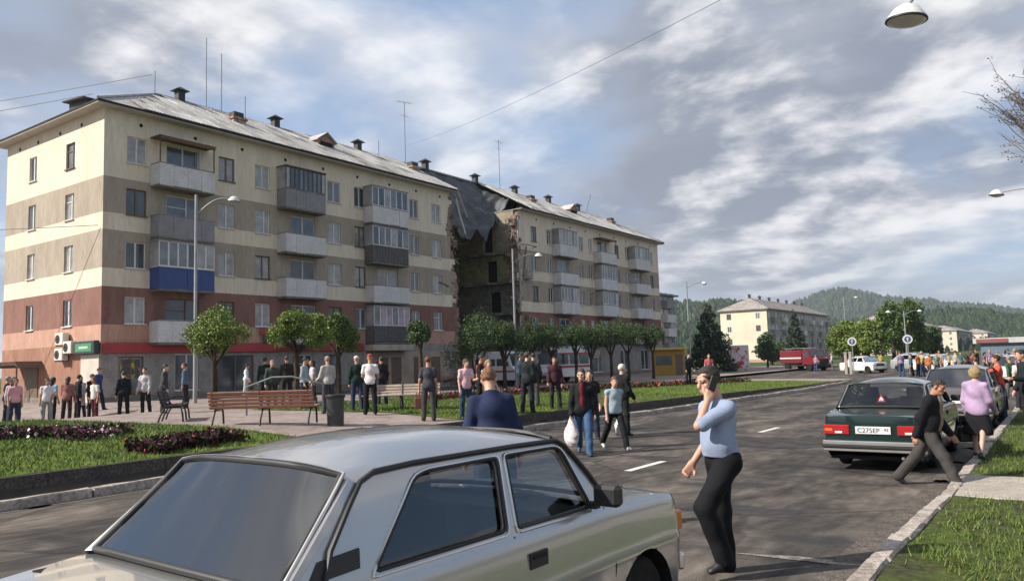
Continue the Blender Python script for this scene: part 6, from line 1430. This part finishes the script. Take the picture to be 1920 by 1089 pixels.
broad_tree(-36.5, 1.5, 8.5, 7, 'leafy tree shading the lawn at the left of the square', 'mid', 31, 7000, .10, .6, 'trees shading the square')
broad_tree(-31.5, -2.0, 8.5, 7, 'second leafy tree shading the lawn at the left of the square', 'mid', 32, 7000, .10, .6, 'trees shading the square')
# ------------------------------------------------------------------ the people in the street
def put(x, y, left=None, z=None):
    if z is None: z = (zleft(x, y)+.012) if (x < xkerb(y)-.5) else (zverge(x, y) if x > -1.24 else zroad(x, y))
    return (x, y, z)
ST = {}                                                        # standing
def stand(r): return dict(legL=(r.uniform(-4, 6), 4, r.uniform(2, 6)), legR=(r.uniform(-6, 4), 4, r.uniform(2, 6)), armL=(r.uniform(-4, 14), r.uniform(5, 12), r.uniform(8, 30)), armR=(r.uniform(-4, 14), r.uniform(5, 12), r.uniform(8, 30)), lean=r.uniform(0, 4), head=(r.uniform(-25, 25), r.uniform(-4, 10)))
def walk(r, s=1.0): return dict(legL=(24*s, 2, 8), legR=(-20*s, 2, 18), armL=(-20*s, 6, 14), armR=(22*s, 6, 22), lean=4, head=(r.uniform(-10, 10), 5))
rp = random.Random(5)
# the man on the phone
pose = dict(legL=(33, 2, 52), legR=(0, 2, 4), lean=5, twist=-6, head=(-6, 12), handL=(-.10, .155, 1.475), poleL=(-.35, .1, -1.0), armR=(2, 6, 42), gripL=.85, palmL=(.9, -.3, .1), gripR=.4, shoulder=.178)
pm_, J = person((-2.34, 6.32, .172), -136, 1.74, pose, dict(top=('rolled', (.255, .30, .41)), bottom=('trousers', (.012, .012, .014)), hair=('short', 'dark'), shoes=(.014, .013, .013)), 'man in light blue shirt and black trousers talking on a phone in the road', res=.016, fine=True, skin=0, fat=.027)
mb = MB(); mb.cbox(-.011, .011, -.033, .033, -.062, .062, .006); ph = mb.build('mobile_phone', rubber); 
hp_ = J['hp_'](-.098, .03, -.012); ph.matrix_world = Matrix.Translation((-2.34, 6.32, .172)) @ Matrix.Rotation(R(136), 4, 'Z') @ Matrix.Translation(Vector(hp_)) @ Matrix.Rotation(R(22), 4, 'X')
tag(ph, 'black mobile phone held to the ear of the man in the blue shirt', 'phone')
mb = MB(); 
# heavy man behind the silver car
person((-4.92, 6.62, zroad(-5, 6.5)), -48, 1.86, dict(legL=(18, 3, 10), legR=(-12, 3, 14), lean=17, armL=(6, 16, 16), armR=(10, 16, 14), head=(18, 10)), dict(top=('jacket', (.022, .030, .068)), bottom=('jeans', (.03, .045, .08)), hair=('short', 'ginger')), 'ginger-haired man in navy jacket seen from behind over the silver car roof', res=.018, fine=False, fat=.035, skin=0)
# elderly man crossing
person((-1.62, 12.55, zroad(-1.6, 12.5)), 96, 1.68, dict(legL=(-26, 2, 16), legR=(30, 2, 6), lean=13, armL=(20, 7, 25), armR=(-16, 8, 16), head=(12, 12)), dict(top=('jacket', (.014, .014, .015)), inner=(.20, .165, .12), bottom=('trousers', (.06, .055, .052)), hair=('short', 'dark'), shoes=(.015, .014, .014)), 'elderly man in black jacket and grey trousers stepping towards the kerb', res=.014, fine=True, skin=3, fat=.022)
# woman in lavender
plav = person((-1.22, 15.5, 0.06), 18, 1.60, dict(legL=(12, 3, 8), legR=(-12, 3, 14), lean=3, armL=(4, 10, 20), armR=(10, 8, 40), head=(-14, 4)), dict(top=('jacket', (.36, .255, .38)), bottom=('skirt', (.015, .015, .017)), hair=('bob', 'blond')), 'woman in lavender jacket and dark skirt with bobbed hair walking away', res=.018, skin=2, fat=.02)
def hand_at(root, J, nm, drop=.09):
    return Matrix.Translation(root.location) @ root.rotation_euler.to_matrix().to_4x4() @ Vector(J['wr'+nm]+J['hd'+nm]*drop)
mb = MB(); mb.cbox(-.17, .17, -.07, .07, 0, .27, .03); hb = mb.build('handbag', M('black_leather', (.012, .012, .012), .4, var=.2), None, None, hand_at(*plav, 'L')-Vector((0, 0, .42)), R(20)); mb = MB(); mb.tube([(-.12, 0, .25), (-.09, 0, .42), (.09, 0, .42), (.12, 0, .25)], .012, 6); mb.build('strap', rubber, hb); tag(hb, 'black handbag carried by the woman in lavender', 'bag')
P_ = person; G_ = 'pedestrians in the street'
P_(put(-.62, 20.5), -118, 1.80, dict(stand(rp), armL=(22, 8, 75), head=(-4, 4)), dict(top=('jacket', (.016, .020, .022)), bottom=('trousers', (.018, .018, .02)), hair=('short', 'black')), 'tall man in dark jacket in profile at the right edge', group=G_, skin=0)
P_((-1.35, 24.3, 0), -100, 1.76, dict(stand(rp), armL=(30, 10, 60)), dict(top=('tshirt', (.52, .085, .05)), bottom=('jeans', (.03, .04, .07)), hair=('short', 'black')), 'man in bright orange red T-shirt behind the lavender woman', group=G_, skin=1)
P_((-.95, 27.5, 0), 170, 1.7, stand(rp), dict(top=('blouse', (.5, .42, .40)), bottom=('trousers', (.03, .03, .04)), hair=('long', 'brown')), 'woman in pale pink blouse beyond the orange red T-shirt', group=G_, skin=2)
# pair crossing with shopping
pmar = P_((-8.2, 14.15, 0), 152, 1.86, dict(walk(rp), armR=(4, 9, 10), armL=(0, 8, 12)), dict(top=('jacket', (.018, .019, .021)), inner=(.115, .018, .022), bottom=('jeans', (.05, .095, .18)), hair=('short', 'brown'), shoes=(.03, .05, .09)), 'man in dark jacket over maroon jumper and jeans carrying a white bag', res=.018, fine=True, group=G_, skin=2)
pvest = P_((-8.05, 15.25, 0), 128, 1.68, dict(walk(rp, 1.25), armR=(4, 8, 14)), dict(top=('vest', (.30, .37, .42)), bottom=('trousers', (.014, .014, .016)), hair=('short', 'red'), shoes=(.62, .6, .58)), 'young walker in pale blue vest, black trousers and white shoes', res=.02, group=G_, skin=2)
P_((-9.5, 16.8, 0), 150, 1.72, stand(rp), dict(top=('tshirt', (.02, .016, .018)), bottom=('jeans', (.03, .04, .06)), hair=('long', 'black')), 'dark-haired woman in black top behind the man in maroon', group=G_, skin=2)
P_((-9.2, 17.9, 0), 20, 1.84, stand(rp), dict(top=('jacket', (.014, .014, .016)), bottom=('trousers', (.02, .02, .022)), hair=('short', 'white')), 'white-haired man in black jacket behind the pale blue vest', group=G_, skin=2)
def bag(hp, h, label, red=True):
    prims = [('ell', (0, 0, h*.38), (h*.28, h*.19, h*.40), None), ('cap', (-.05, 0, h*.6), (-.02, 0, h*.98), .05, .018), ('cap', (.05, 0, h*.6), (.02, 0, h*.98), .05, .018)]
    V, Fq = sdf_mesh(prims, .016, k=.05, wr=.012, wf=30, seed=h*7); b = obj('shopping_bag', np_mesh('shopping_bag', V, Fq, M('white_carrier_bag' if red else 'plain_carrier_bag', (.66, .63, .62), .5, var=.08, scale=5, col2=(.5, .28, .27) if red else None, lo=.55, hi=.62), True), None, (hp.x, hp.y, hp.z-h*.97)); tag(b, label, 'bag', 'white carrier bags')
bag(hand_at(*pmar, 'R'), .60, 'full white carrier bag with red print hanging by the man in maroon'); bag(hand_at(*pvest, 'L'), .42, 'small white carrier bag beside the pale blue vest', False)
# suits on the lawn edge
P_(put(-13.0, 19.2), -8, 1.82, dict(stand(rp), head=(30, 0)), dict(top=('jacket', (.020, .024, .026)), bottom=('trousers', (.022, .024, .03)), hair=('short', 'brown')), 'tall man in dark suit standing on the lawn edge by the ambulances', group=G_, skin=2)
P_(put(-12.9, 20.6), 150, 1.66, stand(rp), dict(top=('jacket', (.05, .022, .03)), bottom=('trousers', (.03, .03, .03)), hair=('short', 'black')), 'shorter person in dark maroon jacket facing the man in the suit', group=G_, skin=1)
# left of the gap, on the square
S_ = 'people on the square'
P_(put(-16.2, 15.9), -42, 1.74, dict(stand(rp), armL=(10, 10, 75), armR=(14, 10, 70)), dict(top=('tshirt', (.66, .62, .60)), bottom=('trousers', (.016, .016, .018)), hair=('cap', (.36, .05, .07))), 'man in white T-shirt and red cap seen from behind', res=.02, group=S_, skin=1)
P_(put(-17.9, 17.0), -50, 1.70, stand(rp), dict(top=('jacket', (.014, .028, .024)), bottom=('jeans', (.03, .038, .075)), hair=('cap', (.55, .55, .55))), 'person in dark green jacket and white cap left of the white T-shirt', res=.02, group=S_)
P_(put(-17.85, 15.8), -70, 1.72, dict(stand(rp), armL=(12, 12, 60)), dict(top=('shirt', (.36, .35, .32)), bottom=('trousers', (.05, .05, .06)), hair=('short', 'grey')), 'man in pale grey shirt behind the litter bin', res=.02, group=S_)
pdr = P_(put(-13.95, 15.85), -35, 1.74, dict(stand(rp), armL=(0, 12, 10)), dict(top=('tshirt', (.055, .055, .065)), bottom=('trousers', (.05, .048, .05)), hair=('short', 'red')), 'man in charcoal shirt and grey trousers seen from behind', res=.02, group=S_, skin=1)
mb = MB(); mb.cbox(-.13, .13, -.06, .06, 0, .3, .03); b_ = mb.build('handbag', M('brown_leather', (.10, .03, .022), .5, var=.2), None, None, hand_at(*pdr, 'L')-Vector((0, 0, .42)), R(40)); mb = MB(); mb.tube([(-.09, 0, .28), (-.06, 0, .42), (.06, 0, .42), (.09, 0, .28)], .012, 6); mb.build('strap', M('brown_leather', (.1, .03, .022)), b_); tag(b_, 'brown handbag hanging at the side of the man in charcoal', 'bag')
P_(put(-13.5, 16.9), 120, 1.66, dict(stand(rp), armL=(20, 8, 80)), dict(top=('blouse', (.58, .34, .37)), bottom=('jeans', (.02, .05, .085)), hair=('long', 'brown')), 'woman in pink and white blouse beside the man in charcoal', res=.02, group=S_, skin=2)
P_(put(-13.75, 17.9), 60, 1.76, stand(rp), dict(top=('jacket', (.02, .018, .018)), bottom=('trousers', (.02, .02, .022)), hair=('short', 'black')), 'man in black jacket behind the pink blouse', group=S_, skin=1)
P_(put(-13.2, 17.5), 100, 1.62, stand(rp), dict(top=('blouse', (.62, .45, .47)), bottom=('trousers', (.12, .03, .035)), hair=('bob', 'blond')), 'woman in pale rose blouse nearest the man in charcoal on his right', group=S_, skin=2)
LEFT = [(-30.6, 11.2, 40, 1.68, 'shirt', (.60, .58, .60), (.04, .04, .05), 'short', 'black', 'person in white shirt at the far left edge'),
        (-29.4, 12.0, -60, 1.70, 'shirt', (.55, .50, .56), (.05, .05, .06), 'long', 'black', 'woman in pale lilac shirt near the left edge'),
        (-29.0, 12.9, 120, 1.62, 'blouse', (.58, .54, .55), (.25, .27, .25), 'long', 'dark', 'small person in off-white blouse third from the left edge'),
        (-29.3, 13.2, -20, 1.66, 'tshirt', (.26, .42, .52), (.02, .022, .028), 'long', 'black', 'woman in light blue top and dark trousers before the end wall'),
        (-30.4, 14.6, 10, 1.72, 'jacket', (.02, .02, .024), (.02, .02, .022), 'short', 'black', 'man in black jacket behind the light blue top'),
        (-29.7, 13.9, -40, 1.66, 'jacket', (.26, .115, .10), (.045, .03, .035), 'long', 'brown', 'woman in terracotta red coat before the end wall'),
        (-30.6, 15.2, 60, 1.70, 'jacket', (.03, .02, .022), (.02, .02, .02), 'short', 'black', 'man in very dark maroon jacket by the white tiled panel'),
        (-31.0, 15.0, -100, 1.66, 'coat', (.58, .55, .56), (.05, .05, .06), 'long', 'black', 'person in long white coat by the white tiled panel'),
        (-32.3, 16.3, 70, 1.78, 'jacket', (.03, .06, .18), (.022, .024, .03), 'short', 'black', 'man in bright blue jacket walking past the green shop sign'),
        (-28.4, 15.3, -70, 1.74, 'jacket', (.014, .017, .022), (.016, .016, .02), 'short', 'black', 'man in black coat in front of the yellow shop poster'),
        (-28.0, 15.9, 150, 1.72, 'jacket', (.42, .40, .40), (.02, .02, .022), 'short', 'black', 'man in pale grey jacket beside the yellow shop poster'),
        (-24.6, 14.6, 30, 1.66, 'jacket', (.05, .05, .055), (.03, .03, .035), 'short', 'dark', 'person in dark grey standing by the end-on bench'),
        (-33.4, 24.2, 40, 1.68, 'shirt', (.58, .58, .60), (.48, .46, .46), 'short', 'black', 'person all in white under the wide bright green tree'),
        (-31.8, 24.0, 60, 1.66, 'shirt', (.64, .63, .64), (.04, .04, .05), 'short', 'black', 'person in white shirt under the right part of the bright green tree'),
        (-24.9, 18.9, -50, 1.84, 'jacket', (.012, .022, .019), (.018, .02, .02), 'short', 'black', 'broad man in black green jacket behind the long bench'),
        (-24.0, 19.2, -50, 1.86, 'jacket', (.03, .024, .02), (.02, .02, .02), 'short', 'brown', 'man in dark brown jacket next to the black green one'),
        (-31.5, 31.5, 90, 1.72, 'jacket', (.03, .03, .03), (.02, .02, .02), 'short', 'black', 'dark figure in front of the beige shopfront'),
        (-16.5, 40.0, 120, 1.74, 'jacket', (.018, .02, .024), (.02, .02, .024), 'short', 'black', 'man in dark coat on the lawn behind the phone caller'),
        (-15.7, 41.0, 150, 1.70, 'tshirt', (.42, .10, .11), (.03, .04, .06), 'short', 'red', 'person in red top on the lawn behind the phone caller')]
MORE = [(-28.3, 11.6, 100, 1.64, 'tshirt', (.60, .30, .33), (.03, .04, .07), 'long', 'brown', 'girl in pink T-shirt in the group before the end wall'),
        (-30.9, 12.4, 30, 1.74, 'jacket', (.022, .026, .03), (.025, .025, .03), 'short', 'grey', 'grey-haired man in black jacket at the left edge'),
        (-28.9, 14.5, 170, 1.60, 'blouse', (.62, .60, .52), (.10, .03, .035), 'bob', 'red', 'woman in cream blouse behind the terracotta coat'),
        (-27.0, 16.9, -130, 1.72, 'shirt', (.10, .14, .20), (.03, .03, .035), 'short', 'brown', 'man in slate blue shirt right of the pale grey jacket'),
        (-22.8, 17.6, 120, 1.70, 'jacket', (.05, .055, .05), (.03, .03, .03), 'short', 'grey', 'man in olive grey jacket under the round clipped trees'),
        (-21.6, 18.4, -150, 1.66, 'blouse', (.45, .38, .42), (.04, .04, .05), 'long', 'dark', 'woman in mauve blouse under the round clipped trees'),
        (-20.6, 17.2, 60, 1.74, 'shirt', (.30, .32, .36), (.02, .02, .024), 'short', 'black', 'man in steel grey shirt left of the green jacket'),
        (-19.4, 19.6, -60, 1.70, 'jacket', (.02, .02, .022), (.03, .035, .05), 'short', 'black', 'man in black jacket and blue jeans behind the pale bench'),
        (-15.1, 19.8, 160, 1.64, 'tshirt', (.40, .08, .09), (.03, .03, .035), 'long', 'black', 'woman in crimson top on the lawn behind the man in charcoal'),
        (-14.3, 21.5, -20, 1.74, 'jacket', (.035, .035, .04), (.05, .05, .055), 'short', 'dark', 'man in charcoal jacket on the lawn behind the rose blouse'),
        (-10.6, 18.6, 130, 1.70, 'shirt', (.05, .045, .05), (.03, .035, .05), 'short', 'brown', 'man in black shirt at the kerb left of the white-haired man'),
        (-19.0, 27.5, 40, 1.72, 'jacket', (.03, .05, .09), (.02, .02, .024), 'short', 'brown', 'man in blue jacket on the lawn before the first ambulance')]
for k, (x, y, hd, h, tk, tc_, bc, hk, hc, lb_) in enumerate(LEFT+MORE):
    ps = walk(rp, .8) if 'walking' in lb_ else stand(rp)
    P_(put(x, y), hd, h, ps, dict(top=(tk, tc_), bottom=('trousers', bc), hair=(hk, hc)), lb_, group=S_, skin=rp.choice([0, 1, 2]))
# the crowd down the road: every figure its own clothes
TOPS = {'red': (.42, .045, .05), 'white': (.62, .60, .60), 'black': (.015, .015, .016), 'navy': (.02, .03, .09), 'pink': (.55, .27, .32), 'grey': (.22, .22, .23), 'yellow': (.50, .36, .06), 'sky blue': (.22, .36, .52), 'green': (.04, .12, .06), 'beige': (.42, .35, .27), 'purple': (.15, .06, .18), 'orange': (.5, .17, .04), 'teal': (.03, .14, .15), 'cream': (.55, .5, .38), 'maroon': (.12, .02, .03), 'lilac': (.36, .28, .42)}
BOTS = {'black': (.015, .015, .017), 'blue': (.04, .07, .15), 'grey': (.12, .12, .125), 'brown': (.08, .055, .04)}
HAIRS = [('short', 'black'), ('long', 'brown'), ('short', 'brown'), ('bob', 'blond'), ('short', 'grey'), ('long', 'black'), ('bun', 'red')]
combos = [(a, b) for a in TOPS for b in BOTS]; random.Random(3).shuffle(combos)
rc = random.Random(17)
def crowd(n, fx, fy, place, res, group, extra=()):
    for i in range(n):
        a, b = combos.pop(); x, y = fx(i), fy(i); ps = walk(rc, .7) if rc.random() < .4 else stand(rc)
        hd = rc.uniform(0, 360)
        P_((x, y, put(x, y)[2] if x > -12 else .0), hd, rc.uniform(1.58, 1.84), ps, dict(top=(rc.choice(['tshirt', 'shirt', 'jacket', 'blouse']), tuple(v*.62+.02 for v in TOPS[a])), bottom=(rc.choice(['trousers', 'jeans']), BOTS[b]), hair=rc.choice(HAIRS)), 'person in %s top and %s trousers %s' % (a, b, place), res=res, group=group, skin=rc.choice([0, 1, 2]))
crowd(20, lambda i: -3.2+rc.uniform(0, 4.8), lambda i: 31+i*1.45+rc.uniform(-.5, .5), 'in the crowd past the grey hatchback', .034, 'crowd down the road')
crowd(32, lambda i: -9.0+i*.33+rc.uniform(-.3, .3), lambda i: 60+rc.uniform(-4, 14), 'in the crowd at the crossing', .045, 'crowd at the crossing')
crowd(6, lambda i: -21.5+i*1.4, lambda i: 82+rc.uniform(-1, 3), 'behind the cars at the crossing', .05, 'crowd behind the cars')
